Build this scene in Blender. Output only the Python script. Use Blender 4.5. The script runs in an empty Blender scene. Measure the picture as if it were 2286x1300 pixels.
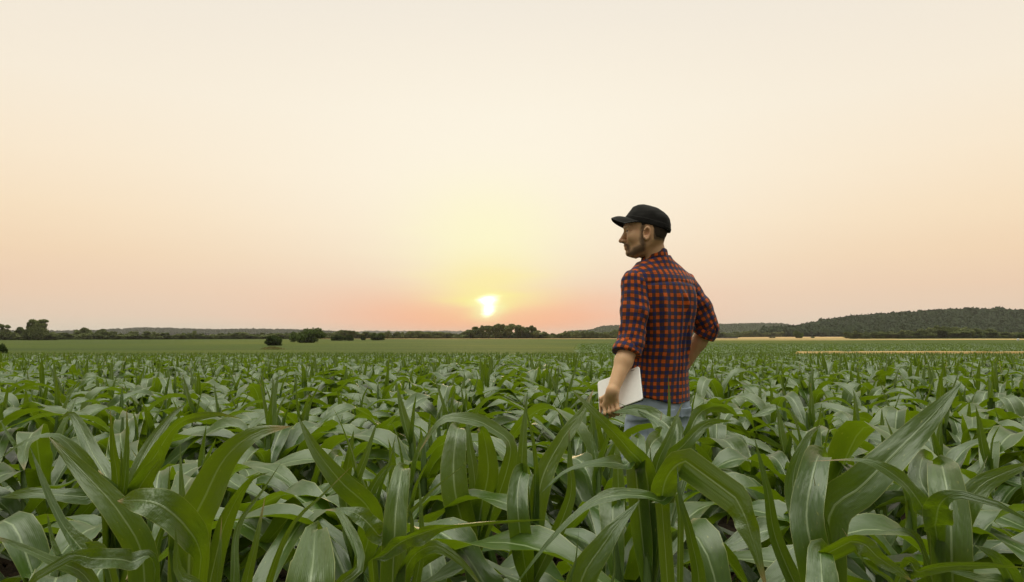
import bpy, math, random
import numpy as np
R = math.radians
C = bpy.context.scene.collection
scene = bpy.context.scene

def lin(r, g, b):
    f = lambda c: (c/255/12.92) if c/255 <= .04045 else ((c/255+.055)/1.055)**2.4
    return (f(r), f(g), f(b), 1.0)

# ------------------------------------------------------------------ camera
FPX, CX, CY, HORIZON, CAMZ = 1524.0, 1143.0, 650.0, 748.0, 1.2
PITCH = math.atan((HORIZON-CY)/FPX)
cam_d = bpy.data.cameras.new('camera'); cam_d.sensor_width = 36; cam_d.lens = 24
cam_d.clip_start = .02; cam_d.clip_end = 20000
cam = bpy.data.objects.new('camera', cam_d); C.objects.link(cam)
cam.location = (0, 0, CAMZ); cam.rotation_euler = (R(90)+PITCH, 0, 0)
scene.camera = cam
scene.view_settings.view_transform = 'Standard'; scene.view_settings.look = 'None'
scene.view_settings.exposure = 0.0; scene.view_settings.gamma = 1.0
scene.cycles.max_bounces = 6; scene.cycles.diffuse_bounces = 3; scene.cycles.glossy_bounces = 2
scene.cycles.transmission_bounces = 4; scene.cycles.volume_bounces = 0
scene.cycles.use_denoising = True; scene.cycles.sample_clamp_indirect = 4; scene.cycles.sample_clamp_direct = 2

def P(px, py, D):
    """A point at forward distance D seen at a place measured on the photograph."""
    vx, up = (px-CX)/FPX, (CY-py)/FPX
    y = math.cos(PITCH)-up*math.sin(PITCH); z = math.sin(PITCH)+up*math.cos(PITCH)
    return np.array([vx*D/y, D, CAMZ+z*D/y])

# ------------------------------------------------------------------ node helper
class NT:
    def __init__(s, tree): s.t = tree; s.n = tree.nodes; s.l = tree.links
    def node(s, typ, **kw):
        n = s.n.new(typ)
        for k, v in kw.items(): setattr(n, k, v)
        return n
    def put(s, sock, v):
        if isinstance(v, bpy.types.NodeSocket): s.l.new(v, sock)
        elif v is not None: sock.default_value = v
    def m(s, op, a=None, b=None, c=None, clamp=False):
        n = s.node('ShaderNodeMath', operation=op); n.use_clamp = clamp
        for i, v in enumerate((a, b, c)): s.put(n.inputs[i], v)
        return n.outputs[0]
    def mix(s, f, a, b, blend='MIX'):
        n = s.node('ShaderNodeMix', data_type='RGBA', blend_type=blend)
        s.put(n.inputs[0], f); s.put(n.inputs[6], a); s.put(n.inputs[7], b)
        return n.outputs[2]
    def ramp(s, f, stops, interp='LINEAR'):
        n = s.node('ShaderNodeValToRGB'); e = n.color_ramp.elements; n.color_ramp.interpolation = interp
        while len(e) < len(stops): e.new(.5)
        for k, (p, c) in zip(e, stops): k.position = p; k.color = c
        s.put(n.inputs[0], f); return n.outputs[0]
    def noise(s, vec, scale, detail=3, rough=.5):
        n = s.node('ShaderNodeTexNoise'); s.put(n.inputs['Vector'], vec)
        n.inputs['Scale'].default_value = scale; n.inputs['Detail'].default_value = detail; n.inputs['Roughness'].default_value = rough
        return n.outputs[0]
    def comb(s, x, y, z):
        n = s.node('ShaderNodeCombineXYZ')
        for i, v in enumerate((x, y, z)): s.put(n.inputs[i], v)
        return n.outputs[0]
    def smooth(s, v, a, b, lo=0., hi=1.):
        n = s.node('ShaderNodeMapRange', interpolation_type='SMOOTHSTEP'); s.put(n.inputs[0], v)
        for i, x in enumerate((a, b, lo, hi)): n.inputs[i+1].default_value = x
        return n.outputs[0]
    def sep(s, v):
        n = s.node('ShaderNodeSeparateXYZ'); s.put(n.inputs[0], v); return n.outputs

# ------------------------------------------------------------------ world
SUN_AZ, SUN_EL = -2.0, 2.35
world = bpy.data.worlds.new('World'); scene.world = world; world.use_nodes = True
w = NT(world.node_tree); w.n.clear()
d = w.node('ShaderNodeTexCoord').outputs['Generated']
dx, dy, dz = w.sep(d)
el = w.m('MULTIPLY', w.m('ARCSINE', dz), 180/math.pi)
az = w.m('MULTIPLY', w.m('ARCTAN2', dx, dy), 180/math.pi)
warpn = w.noise(w.comb(w.m('MULTIPLY', az, .10), w.m('MULTIPLY', el, 1.1), 3.0), 1.0, 3)
warp = w.m('SUBTRACT', warpn, .5)
E0, E1 = -4.0, 90.0
pos = lambda e: (e-E0)/(E1-E0)
elw = w.m('ADD', el, w.m('MULTIPLY', warp, .8))
base = w.ramp(w.m('DIVIDE', w.m('SUBTRACT', elw, E0), E1-E0), [
    (pos(-4), lin(120, 110, 95)), (pos(-.6), lin(205, 192, 172)), (pos(.3), lin(219, 204, 183)), (pos(1.6), lin(229, 204, 180)),
    (pos(3.6), lin(236, 205, 176)), (pos(6), lin(242, 213, 179)), (pos(9), lin(247, 223, 190)), (pos(13), lin(249, 231, 204)),
    (pos(18), lin(247, 235, 215)), (pos(26), lin(240, 231, 217)), (pos(38), lin(230, 225, 212)), (pos(60), lin(220, 220, 204)), (pos(90), lin(214, 217, 200))])
def gauss(caz, cel, saz, sel, wz=0.0, we=0.0):
    a = w.m('DIVIDE', w.m('ADD', w.m('SUBTRACT', az, caz), w.m('MULTIPLY', warp, wz)), saz)
    e = w.m('DIVIDE', w.m('ADD', w.m('SUBTRACT', el, cel), w.m('MULTIPLY', warp, we)), sel)
    r2 = w.m('ADD', w.m('MULTIPLY', a, a), w.m('MULTIPLY', e, e))
    return w.m('EXPONENT', w.m('MULTIPLY', r2, -1.0))
col = base
col = w.mix(w.m('MULTIPLY', gauss(-1, 14, 24, 11), .75), col, lin(255, 248, 230))
col = w.mix(w.m('MULTIPLY', gauss(SUN_AZ, 1.5, 15, 2.5, 3, .6), .95), col, lin(251, 184, 148))
col = w.mix(w.m('MULTIPLY', gauss(SUN_AZ+.8, 1.0, 8, 1.5, 3, .5), .8), col, lin(255, 172, 128))
col = w.mix(w.m('MULTIPLY', gauss(SUN_AZ, 8.0, 7.0, 4.8, 2), .72), col, lin(255, 252, 204))
col = w.mix(w.m('MULTIPLY', gauss(SUN_AZ, 4.2, 4.6, 2.2, 4, .5), .8), col, lin(255, 240, 164))
col = w.mix(w.m('MULTIPLY', gauss(SUN_AZ, 2.6, 1.5, 1.0, 3, .4), .85), col, lin(255, 246, 140))
col = w.mix(w.m('MULTIPLY', gauss(SUN_AZ+.4, 3.0, 3.4, .55, 5, .5), .6), col, lin(255, 244, 150))
fine = w.m('SUBTRACT', w.noise(w.comb(w.m('MULTIPLY', az, .45), w.m('MULTIPLY', el, 5.0), 8.0), 1.0, 2), .5)
core = w.m('ADD', gauss(SUN_AZ, 2.1, .56, .62, .9), w.m('MULTIPLY', gauss(SUN_AZ+.15, 3.0, .95, .38, 1.6, .3), .85))
core = w.m('ADD', core, w.m('MULTIPLY', fine, .3))
core = w.smooth(core, .12, 1.25)
col = w.mix(w.m('MULTIPLY', gauss(SUN_AZ, 2.35, 1.15, .95, 1.2, .3), .95), col, lin(255, 254, 196))
col = w.mix(core, col, (2.6, 2.3, 1.7, 1))
# the sky turned away from the sun is cooler and a little darker
back = w.smooth(dy, .5, -.6)
col = w.mix(w.m('MULTIPLY', back, .6), col, lin(218, 212, 200))
nish = w.node('ShaderNodeTexSky', sky_type='NISHITA'); nish.sun_disc = False
nish.sun_elevation = R(SUN_EL); nish.sun_rotation = R(SUN_AZ); nish.dust_density = 3
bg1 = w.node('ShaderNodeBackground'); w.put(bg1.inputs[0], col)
# out-of-view overhead sky boosted as added light on man and maize, dusk dimness in the sky away from the sun
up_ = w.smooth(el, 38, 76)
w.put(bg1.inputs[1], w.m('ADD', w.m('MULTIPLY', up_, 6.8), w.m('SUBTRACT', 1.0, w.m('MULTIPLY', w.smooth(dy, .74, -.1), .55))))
bg2 = w.node('ShaderNodeBackground'); w.put(bg2.inputs[0], nish.outputs[0]); bg2.inputs[1].default_value = .05
high = w.smooth(el, 28, 60)
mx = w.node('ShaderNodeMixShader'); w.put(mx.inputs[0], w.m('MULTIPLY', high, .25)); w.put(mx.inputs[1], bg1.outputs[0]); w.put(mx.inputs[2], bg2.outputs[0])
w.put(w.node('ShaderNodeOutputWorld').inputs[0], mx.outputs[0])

# ------------------------------------------------------------------ sun
sun_d = bpy.data.lights.new('sun', 'SUN'); sun_d.energy = 1.0; sun_d.angle = R(8); sun_d.color = (1, .68, .36)
sun = bpy.data.objects.new('sun', sun_d); C.objects.link(sun)
sun.rotation_euler = (R(90-SUN_EL), 0, R(180-SUN_AZ)); sun.location = (-5, 40, 30)

# ------------------------------------------------------------------ mesh helpers
def mesh_np(name, V, F, uv=None, attrs=None, smooth=True):
    """V (n,3); F (m,k) faces of one size; uv (n,2) per vertex; attrs {name: (n,) or (n,3)}"""
    me = bpy.data.meshes.new(name)
    V = np.ascontiguousarray(V, dtype=np.float32); F = np.ascontiguousarray(F, dtype=np.int32)
    m, k = F.shape
    me.vertices.add(len(V)); me.vertices.foreach_set('co', V.ravel())
    me.loops.add(m*k); me.loops.foreach_set('vertex_index', F.ravel())
    me.polygons.add(m); me.polygons.foreach_set('loop_start', np.arange(0, m*k, k, dtype=np.int32))
    me.polygons.foreach_set('use_smooth', np.full(m, smooth))
    if uv is not None:
        l = me.uv_layers.new(name='UVMap'); l.data.foreach_set('uv', np.asarray(uv, np.float32)[F.ravel()].ravel())
    for an, av in (attrs or {}).items():
        av = np.asarray(av, np.float32)
        a = me.attributes.new(an, 'FLOAT' if av.ndim == 1 else 'FLOAT_VECTOR', 'POINT')
        a.data.foreach_set('value' if av.ndim == 1 else 'vector', av.ravel())
    me.update(calc_edges=True); me.validate()
    return me
def obj(name, me, mat=None, parent=None):
    o = bpy.data.objects.new(name, me); C.objects.link(o)
    if mat is not None and not me.materials: me.materials.append(mat)
    if parent is not None: o.parent = parent
    return o
def tag(o, label, cat, group=None):
    o['label'] = label; o['category'] = cat
    if group: o['group'] = group
    return o
def thing(name, label, cat, loc=(0, 0, 0), group=None):
    o = bpy.data.objects.new(name, None); o.empty_display_size = .1; C.objects.link(o); o.location = loc
    return tag(o, label, cat, group)
def merge(parts):
    """parts: list of (V, F, uv)"""
    Vs, Fs, Us, n = [], [], [], 0
    for V, F, U in parts:
        Vs.append(V); Fs.append(F+n); Us.append(U); n += len(V)
    return np.concatenate(Vs), np.concatenate(Fs), np.concatenate(Us)
def grid_faces(nu, nv, wrap=False):
    """quads of a (nv rows, nu columns) vertex grid"""
    c = nu if wrap else nu-1
    i, j = np.meshgrid(np.arange(c), np.arange(nv-1)); i = i.ravel(); j = j.ravel(); i2 = (i+1) % nu
    return np.stack([j*nu+i, j*nu+i2, (j+1)*nu+i2, (j+1)*nu+i], 1)
def tube(pts, radii, n=8):
    pts = np.asarray(pts, float); T = np.gradient(pts, axis=0); T /= np.linalg.norm(T, axis=1)[:, None]+1e-9
    ref = np.array([.31, .9, .05]); S = np.cross(T, ref); S /= np.linalg.norm(S, axis=1)[:, None]+1e-9; B = np.cross(T, S)
    a = np.linspace(0, 2*np.pi, n, endpoint=False)
    V = pts[:, None]+np.asarray(radii)[:, None, None]*(S[:, None]*np.cos(a)[None, :, None]+B[:, None]*np.sin(a)[None, :, None])
    U = np.stack(np.meshgrid(a/6.283, np.linspace(0, 1, len(pts))), -1).reshape(-1, 2)
    return V.reshape(-1, 3), grid_faces(n, len(pts), True), U
def sstep(x, a, b):
    t = np.clip((x-a)/(b-a), 0, 1); return t*t*(3-2*t)
def vnoise(p, seed=0):
    """value noise in -1..1 for points (...,3)"""
    p = np.asarray(p, np.float64); i = np.floor(p).astype(np.int64); f = p-i; f = f*f*(3-2*f)
    def h(a, b, c):
        n = (a*374761393+b*668265263+c*2147483647+seed*1274126177) & 0xffffffff
        n = ((n ^ (n >> 13))*1274126177) & 0xffffffff
        return ((n ^ (n >> 16)) & 0xffff)/32767.5-1
    x, y, z = i[..., 0], i[..., 1], i[..., 2]; fx, fy, fz = f[..., 0], f[..., 1], f[..., 2]
    L = lambda a, b, t: a+(b-a)*t
    return L(L(L(h(x, y, z), h(x+1, y, z), fx), L(h(x, y+1, z), h(x+1, y+1, z), fx), fy),
             L(L(h(x, y, z+1), h(x+1, y, z+1), fx), L(h(x, y+1, z+1), h(x+1, y+1, z+1), fx), fy), fz)
def n3(x, y, z, seed=0): return vnoise(np.stack(np.broadcast_arrays(x, y, z), -1), seed)

# ------------------------------------------------------------------ materials
def mat(name):
    m = bpy.data.materials.new(name); m.use_nodes = True; t = NT(m.node_tree); t.n.clear()
    out = t.node('ShaderNodeOutputMaterial'); return m, t, out
def principled(t, color, rough=.6, normal=None, spec=.5):
    p = t.node('ShaderNodeBsdfPrincipled'); t.put(p.inputs['Base Color'], color); t.put(p.inputs['Roughness'], rough)
    t.put(p.inputs['Specular IOR Level'], spec)
    if normal is not None: t.put(p.inputs['Normal'], normal)
    return p
def bump(t, h, strength=.3, dist=.01):
    b = t.node('ShaderNodeBump'); b.inputs['Strength'].default_value = strength; b.inputs['Distance'].default_value = dist
    t.put(b.inputs['Height'], h); return b.outputs[0]

def make_leaf_material():
    m, t, out = mat('corn_leaf')
    uv = t.node('ShaderNodeUVMap', uv_map='UVMap').outputs[0]; u, v, _ = t.sep(uv)
    rnd = t.m('FRACT', t.m('ADD', t.node('ShaderNodeObjectInfo').outputs['Random'], t.node('ShaderNodeAttribute', attribute_name='rnd').outputs['Fac']))
    c = t.m('ABSOLUTE', t.m('SUBTRACT', u, .5))
    streak = t.noise(t.comb(t.m('MULTIPLY', u, 9), t.m('MULTIPLY', v, 1.3), t.m('MULTIPLY', rnd, 40)), 1.6, 4, .6)
    vein = t.m('SINE', t.m('MULTIPLY', u, 170)); veinb = t.m('SINE', t.m('MULTIPLY', u, 66))
    g = t.mix(streak, (.014, .046, .002, 1), (.048, .112, .008, 1))
    g = t.mix(rnd, g, t.mix(streak, (.028, .066, .002, 1), (.068, .128, .007, 1)))
    g = t.mix(t.m('MULTIPLY', t.m('ADD', vein, 1), .055), g, (.12, .19, .08, 1))
    g = t.mix(t.m('MULTIPLY', t.m('ADD', veinb, 1), .06), g, (.02, .05, .01, 1))
    rib = t.smooth(c, .042, .014)
    g = t.mix(t.m('MULTIPLY', rib, t.smooth(v, 1.0, .55, .15, .8)), g, (.26, .34, .17, 1))
    g = t.mix(t.smooth(c, .475, .495, 0, .6), g, (.30, .33, .10, 1))
    # scorched tips and small specks on some leaves
    dry = t.m('MULTIPLY', t.smooth(v, .90, .985), t.smooth(rnd, .45, .8))
    spots = t.smooth(t.noise(t.comb(t.m('MULTIPLY', u, 6), t.m('MULTIPLY', v, 22), t.m('MULTIPLY', rnd, 90)), 2.2, 2), .70, .76)
    g = t.mix(t.m('MULTIPLY', dry, .85), g, (.36, .22, .10, 1))
    g = t.mix(t.m('MULTIPLY', spots, .6), g, (.28, .30, .06, 1))
    ripple = t.noise(t.comb(t.m('MULTIPLY', u, 2.5), t.m('MULTIPLY', v, 9), t.m('MULTIPLY', rnd, 30)), 1.5, 2)
    h = t.m('ADD', t.m('MULTIPLY', vein, .0001), t.m('ADD', t.m('MULTIPLY', rib, -.0012), t.m('MULTIPLY', ripple, .007)))
    nrm = bump(t, h, .55, 1.0)
    p = principled(t, g, t.m('ADD', .27, t.m('MULTIPLY', streak, .18)), nrm, .85)
    p.inputs['Sheen Weight'].default_value = .0; p.inputs['Sheen Roughness'].default_value = .45; p.inputs['Sheen Tint'].default_value = (.75, .95, .85, 1)
    tr = t.node('ShaderNodeBsdfTranslucent'); t.put(tr.inputs['Normal'], nrm)
    t.put(tr.inputs[0], t.mix(.8, g, (.26, .40, .004, 1)))
    ms = t.node('ShaderNodeMixShader'); ms.inputs[0].default_value = .26
    t.put(ms.inputs[1], p.outputs[0]); t.put(ms.inputs[2], tr.outputs[0]); t.put(out.inputs[0], ms.outputs[0])
    return m
M_LEAF = make_leaf_material()
def make_stalk_material():
    m, t, out = mat('corn_stalk'); uv = t.node('ShaderNodeUVMap', uv_map='UVMap').outputs[0]; u, v, _ = t.sep(uv)
    n = t.noise(t.comb(t.m('MULTIPLY', u, 8), v, 0.), 3, 3)
    t.put(out.inputs[0], principled(t, t.mix(n, (.06, .12, .02, 1), (.13, .19, .06, 1)), .5).outputs[0]); return m
M_STALK = make_stalk_material()
def noisy(name, a, b, scale, rough=.9, detail=5, bs=.5, bd=.05, spec=.2):
    m, t, out = mat(name); p = t.node('ShaderNodeNewGeometry').outputs['Position']
    n = t.noise(p, scale, detail, .6); n2 = t.noise(p, scale*.13, 3, .5)
    f = t.smooth(t.m('ADD', t.m('MULTIPLY', n, .6), t.m('MULTIPLY', n2, .4)), .35, .65)
    t.put(out.inputs[0], principled(t, t.mix(f, a, b), rough, bump(t, n, bs, bd), spec).outputs[0]); return m
M_SOIL = noisy('soil', (.018, .012, .008, 1), (.055, .036, .022, 1), 14, .95, 6, .8, .03)
M_WHEAT = noisy('wheat', (.36, .23, .085, 1), (.50, .36, .16, 1), .5)
M_MEADOW = noisy('meadow', (.085, .15, .035, 1), (.16, .22, .06, 1), .3)
def make_crop_material():
    m, t, out = mat('low_crop'); p = t.node('ShaderNodeNewGeometry').outputs['Position']; x, y, z = t.sep(p)
    n = t.noise(p, 2.2, 5, .7); big = t.noise(t.comb(t.m('MULTIPLY', x, .016), t.m('MULTIPLY', y, .012), 0.), 1, 3)
    strip = t.noise(t.comb(t.m('MULTIPLY', x, .004), t.m('MULTIPLY', y, .06), 4.), 1, 3)
    c = t.mix(t.smooth(n, .3, .7), (.026, .050, .003, 1), (.068, .100, .006, 1))
    c = t.mix(t.smooth(big, .40, .68), c, t.mix(n, (.055, .075, .004, 1), (.100, .120, .008, 1)))
    c = t.mix(t.smooth(strip, .5, .7, 0, .55), c, (.016, .034, .006, 1))
    t.put(out.inputs[0], principled(t, c, .9, bump(t, n, .6, .3), .15).outputs[0]); return m
M_CROP = make_crop_material()
def foliage(name, a, b, trans=.25):
    m, t, out = mat(name); p = t.node('ShaderNodeNewGeometry').outputs['Position']
    r = t.node('ShaderNodeObjectInfo').outputs['Random']
    n = t.noise(p, .35, 4, .65)
    c = t.mix(t.smooth(t.m('ADD', n, t.m('MULTIPLY', t.m('SUBTRACT', r, .5), .3)), .3, .7), a, b)
    tr = t.node('ShaderNodeBsdfTranslucent'); t.put(tr.inputs[0], t.mix(.5, c, (.12, .16, .02, 1)))
    ms = t.node('ShaderNodeMixShader'); ms.inputs[0].default_value = trans
    t.put(ms.inputs[1], principled(t, c, .8, None, .15).outputs[0]); t.put(ms.inputs[2], tr.outputs[0]); t.put(out.inputs[0], ms.outputs[0]); return m
M_TREE = foliage('tree_foliage', (.10, .125, .045, 1), (.24, .27, .11, 1))
M_BUSH = foliage('bush_foliage', (.036, .062, .015, 1), (.095, .14, .034, 1))
M_WOOD = foliage('wood_foliage', (.012, .024, .007, 1), (.044, .066, .018, 1), .1)
M_BARK = noisy('bark', (.035, .026, .018, 1), (.09, .07, .05, 1), 3)
def plain(name, c, rough=.6, spec=.5):
    m, t, out = mat(name); p = t.node('ShaderNodeTexCoord').outputs['Object']; n = t.noise(p, 60, 3)
    t.put(out.inputs[0], principled(t, t.mix(n, tuple(k*.88 for k in c[:3])+(1,), c), rough, bump(t, n, .15, .002), spec).outputs[0]); return m

# ------------------------------------------------------------------ terrain
HY = [-200, 0, 4, 15, 30, 57, 75, 200, 450, 1000, 2000, 9000]
HZ = [.3, 0, 0, -.19, -.54, -1.17, -1.26, -1.52, -1.78, -1.85, -2.0, -4]
RIDGE_PX = [1640, 1720, 1760, 1800, 1840, 1880, 1920, 1980, 2050, 2130, 2200, 2240, 2286, 2400, 2600, 2900, 3300]
RIDGE_PY = [752, 747, 738, 727, 718, 711, 706, 702, 697, 692, 690, 695, 697, 690, 684, 694, 720]
def ridge(x):
    px = CX+x/1150*FPX
    return np.maximum((HORIZON-np.interp(px, RIDGE_PX, RIDGE_PY))/FPX*1150-11+1.2, 0)*(px > 1650)
def far_hill(x, y):
    ax = CX+x/np.maximum(y, 1)*FPX
    h2 = np.interp(ax, [1250, 1320, 1345, 1400, 1500, 1600, 1680, 1740, 1765, 1820, 1900], [0, 8, 22, 26, 24, 28, 31, 31, 24, 12, 0])*sstep(y, 2100, 2500)
    h3 = np.interp(ax, [-900, -200, 60, 200, 260, 320, 380, 480, 560, 640, 720, 800], [30, 22, 4, 6, 14, 20, 17, 12, 14, 12, 6, 0])*sstep(y, 2600, 3000)
    h4 = np.interp(ax, [760, 820, 900, 1000, 1080, 1200], [0, 22, 18, 22, 14, 0])*sstep(y, 5200, 5800)
    return h2+h3+h4
def terrain(x, y):
    x = np.asarray(x, float); y = np.asarray(y, float)
    z = np.interp(y, HY, HZ)
    z = z+ridge(x)*sstep(y, 900, 1150)*(1-.97*sstep(y, 1220, 1600))+far_hill(x, y)
    z = z+.5*sstep(y, 250, 450)*sstep(x/np.maximum(y, 1), .4, .7)*1.2
    return z
def axis(lo, hi, fine_lo, fine_hi, step, grow=1.09):
    a = list(np.arange(fine_lo, fine_hi, step)); s = step; v = fine_hi
    while v < hi: a.append(v); s *= grow; v += s
    s = step; v = fine_lo-step; b = []
    while v > lo: b.append(v); s *= grow; v -= s
    return np.array(sorted(b+a))
gx = axis(-9000, 9000, -4.5, 4.5, .045); gy = np.unique(np.concatenate([axis(-300, 9000, .4, 7.5, .045, 1.06), np.arange(890, 1620, 15), np.arange(2080, 2520, 22), np.arange(2590, 3010, 30), np.arange(5190, 5810, 50)]))
X, Y = np.meshgrid(gx, gy); Z = terrain(X, Y)
near = sstep(np.hypot(X, Y-3), 14, 6)
clod = (n3(X*7, Y*7, 0., 1)*.018+np.abs(n3(X*17, Y*17, 0., 2))*.022+n3(X*45, Y*45, 0., 3)*.005)*near
ground = obj('ground', mesh_np('ground', np.stack([X, Y, Z+clod-.02], -1).reshape(-1, 3), grid_faces(len(gx), len(gy))), M_SOIL); ground['kind'] = 'structure'
def sheet(name, poly_fn, m, dz, ys, nx=60, seed=0):
    """a field: x runs from a(y) to b(y); laid dz above the ground, edges let down to it"""
    V = []
    for j, y in enumerate(ys):
        a, b = poly_fn(y); xs = np.linspace(a, b, nx); z = terrain(xs, np.full(nx, y))+dz
        z = z+n3(xs*.8, y*.8, 0., seed)*.04
        z[0] -= dz+.03; z[-1] -= dz+.03
        if j in (0, len(ys)-1): z = terrain(xs, np.full(nx, y))-.03
        V.append(np.stack([xs, np.full(nx, y), z], -1))
    o = obj(name, mesh_np(name, np.concatenate(V), grid_faces(nx, len(ys))), m); o['kind'] = 'structure'; return o
gs = lambda a, b, n: np.geomspace(a, b, n)
sheet('crop_field', lambda y: (-1.3*y-20, 1.3*y+20), M_CROP, .30, np.concatenate([[63.8], gs(64, 452, 70), [452.4]]), 120)
sheet('wheat_strip', lambda y: (24.5, 90), M_WHEAT, .92, np.concatenate([[59.4], np.linspace(59.5, 61.5, 6), [61.7]]), 60, 4)
sheet('wheat_field', lambda y: (-150, 260), M_WHEAT, .35, np.concatenate([[452.8], gs(453, 520, 10), [520.4]]), 80, 5)
sheet('wheat_field', lambda y: (.33*y, .62*y), M_WHEAT, .45, np.concatenate([[520.8], gs(521, 905, 16), [905.6]]), 60, 6)
sheet('pale_strip', lambda y: (.22*y, 1.1*y), M_WHEAT, .42, np.concatenate([[330.], gs(331, 372, 8), [372.5]]), 60, 7)
sheet('meadow', lambda y: (.62*y+.4, 1.3*y), M_MEADOW, .5, np.concatenate([[520.8], gs(521, 930, 16), [930.6]]), 60, 8)

# ------------------------------------------------------------------ trees, bushes, woods
rng = np.random.default_rng(7)
def leaf_cards(cent, size, rng, lift=.35):
    n = len(cent); a = rng.normal(size=(n, 3)); a /= np.linalg.norm(a, axis=1)[:, None]
    b = rng.normal(size=(n, 3)); b -= a*(a*b).sum(1)[:, None]; b /= np.linalg.norm(b, axis=1)[:, None]
    c = np.cross(a, b); s = size*rng.uniform(.6, 1.4, (n, 1))
    V = np.stack([cent-a*s, cent-b*s*.6+c*s*.15, cent+a*s, cent+b*s*.6+c*s*.15], 1).reshape(-1, 3)
    return V, np.arange(n*4).reshape(-1, 4)
def crown_points(lobes, dens, rng, fill=.3):
    out = []
    for (x, y, z, rx, rz) in lobes:
        n = int(dens*rx*rx*4); p = rng.normal(size=(n, 3)); p /= np.linalg.norm(p, axis=1)[:, None]
        r = np.where(rng.random(n) < fill, rng.uniform(.3, .9, n), rng.normal(.97, .09, n))
        r *= 1+.22*vnoise(p*2.3+x*3.1+z, 5)
        out.append(np.array([x, y, z])+p*r[:, None]*np.array([rx, rx, rz]))
    return np.concatenate(out)
def tree_meshes(kind, H, W, seed):
    rg = np.random.default_rng(seed); lobes = []
    if kind == 'bush':
        for k in range(14): lobes.append((rg.uniform(-.42, .42)*W, rg.uniform(-.3, .3)*W, rg.uniform(.2, .72)*H, W*rg.uniform(.10, .24), H*rg.uniform(.14, .3)))
        lobes.append((0, 0, .30*H, W*.30, H*.30)); tr0 = .35
    elif kind == 'ragged':
        for k in range(15):
            h = rg.uniform(.3, .95); s = .44*(1-.4*h); lobes.append((rg.uniform(-s, s)*W, rg.uniform(-s, s)*W*.7, h*H*.93, W*rg.uniform(.07, .17), H*rg.uniform(.05, .12)))
        lobes.append((0, 0, .36*H, W*.36, H*.27)); tr0 = .8
    elif kind == 'tall':
        for k in range(9): lobes.append((rg.uniform(-.28, .28)*W, rg.uniform(-.28, .28)*W, rg.uniform(.55, .86)*H, W*rg.uniform(.16, .3), H*rg.uniform(.08, .15)))
        lobes.append((0, 0, .48*H, W*.26, H*.25)); tr0 = .7
    else:
        for k in range(17): lobes.append((rg.uniform(-.40, .40)*W, rg.uniform(-.3, .3)*W, rg.uniform(.25, .9)*H, W*rg.uniform(.08, .22), H*rg.uniform(.07, .17)))
        lobes.append((0, 0, .36*H, W*.32, H*.32)); tr0 = .6
    pts = crown_points(lobes, {'bush': 190, 'ragged': 60}.get(kind, 34), rg); pts = pts[pts[:, 2] > .02*H]
    V, F = leaf_cards(pts, {'bush': .17, 'ragged': .34}.get(kind, .42), rg)
    parts = [tube([(0, 0, -.3), (.02*W, 0, H*.25), (0, .02*W, H*tr0)], [H*.028, H*.02, H*.006], 7)]
    for L in lobes[:6]: parts.append(tube([(0, 0, H*.2), (L[0]*.55, L[1]*.55, L[2]*.75), L[:3]], [H*.012, H*.008, H*.003], 5))
    tv, tf, _ = merge(parts)
    return mesh_np('crown', V, F, smooth=False), mesh_np('trunk', tv, tf)
VAR = {}
for kind, H, W, n in (('oak', 10, 11, 5), ('tall', 13, 8, 4), ('ragged', 13, 12, 3), ('bush', 3, 4, 4)):
    VAR[kind] = [tree_meshes(kind, H, W, 100+i*7+len(kind)) + (H, W) for i in range(n)]
def tree(name, px, D, hpx, wpx, kind, label, cat, group=None, m=None, sink=0.):
    me_c, me_t, H, W = VAR[kind][int(rng.integers(len(VAR[kind])))]
    p = P(px, HORIZON, D); z = float(terrain(p[0], D))-sink
    t = thing(name, label, cat, (p[0], D, z), group)
    sx = wpx*D/FPX/W; sz = hpx*D/FPX/H
    t.scale = (sx, (sx+sz)/2 if kind != 'bush' else sx, sz); t.rotation_euler[2] = float(rng.uniform(0, 6.28))
    if kind == 'ragged': t.rotation_euler[2] = float(rng.uniform(-.4, .4))
    obj('crown', me_c, m or M_TREE, t); obj('trunk', me_t, M_BARK, t); return t
# single trees and bushes that stand out
BASE = lambda D: HORIZON+(1.2-float(terrain(0, D)))/D*FPX      # where the ground at D reads on the photograph
tree('ragged_tree', 86, 330, 54, 44, 'ragged', 'tall loose-crowned tree rising highest over the hedge at the left end', 'tree')
tree('ragged_tree', 66, 335, 42, 36, 'ragged', 'gappy tree leaning against the highest tree at the left end of the hedge', 'tree')
tree('ragged_tree', 10, 345, 37, 32, 'ragged', 'thin airy tree at the very left edge of the far hedge', 'tree')
tree('ragged_tree', 41, 350, 33, 20, 'tall', 'pale feathery treetop between the left edge and the highest hedge tree', 'tree')
tree('corner_bush', 6, 70, 36, 26, 'bush', 'dark rounded bush cut by the left edge where the maize ends', 'bush', None, M_BUSH)
tree('field_bush', 612, 150, 28, 44, 'bush', 'leaning green bush beside the strip of yellow grass in the middle field', 'bush', None, M_BUSH)
tree('field_bush', 685, 215, 35, 62, 'bush', 'largest dark bush standing alone in the green field beyond the maize', 'bush', None, M_BUSH)
tree('field_bush', 744, 300, 12, 10, 'bush', 'slim small shrub next to the low twin bushes in the field', 'bush', None, M_BUSH)
tree('field_bush', 760, 300, 15, 24, 'bush', 'low wide bush in the row of small bushes in the green field', 'bush', None, M_BUSH)
tree('field_bush', 781, 300, 15, 18, 'bush', 'loose low bush at the end of the row of small bushes', 'bush', None, M_BUSH)
tree('field_bush', 811, 330, 12, 9, 'bush', 'tiny upright shrub standing alone between the row of bushes and the dome bush', 'bush', None, M_BUSH)
tree('field_bush', 845, 330, 18, 36, 'bush', 'smooth dome-shaped dark bush in the green field before the treeline', 'bush', None, M_BUSH)
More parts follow.
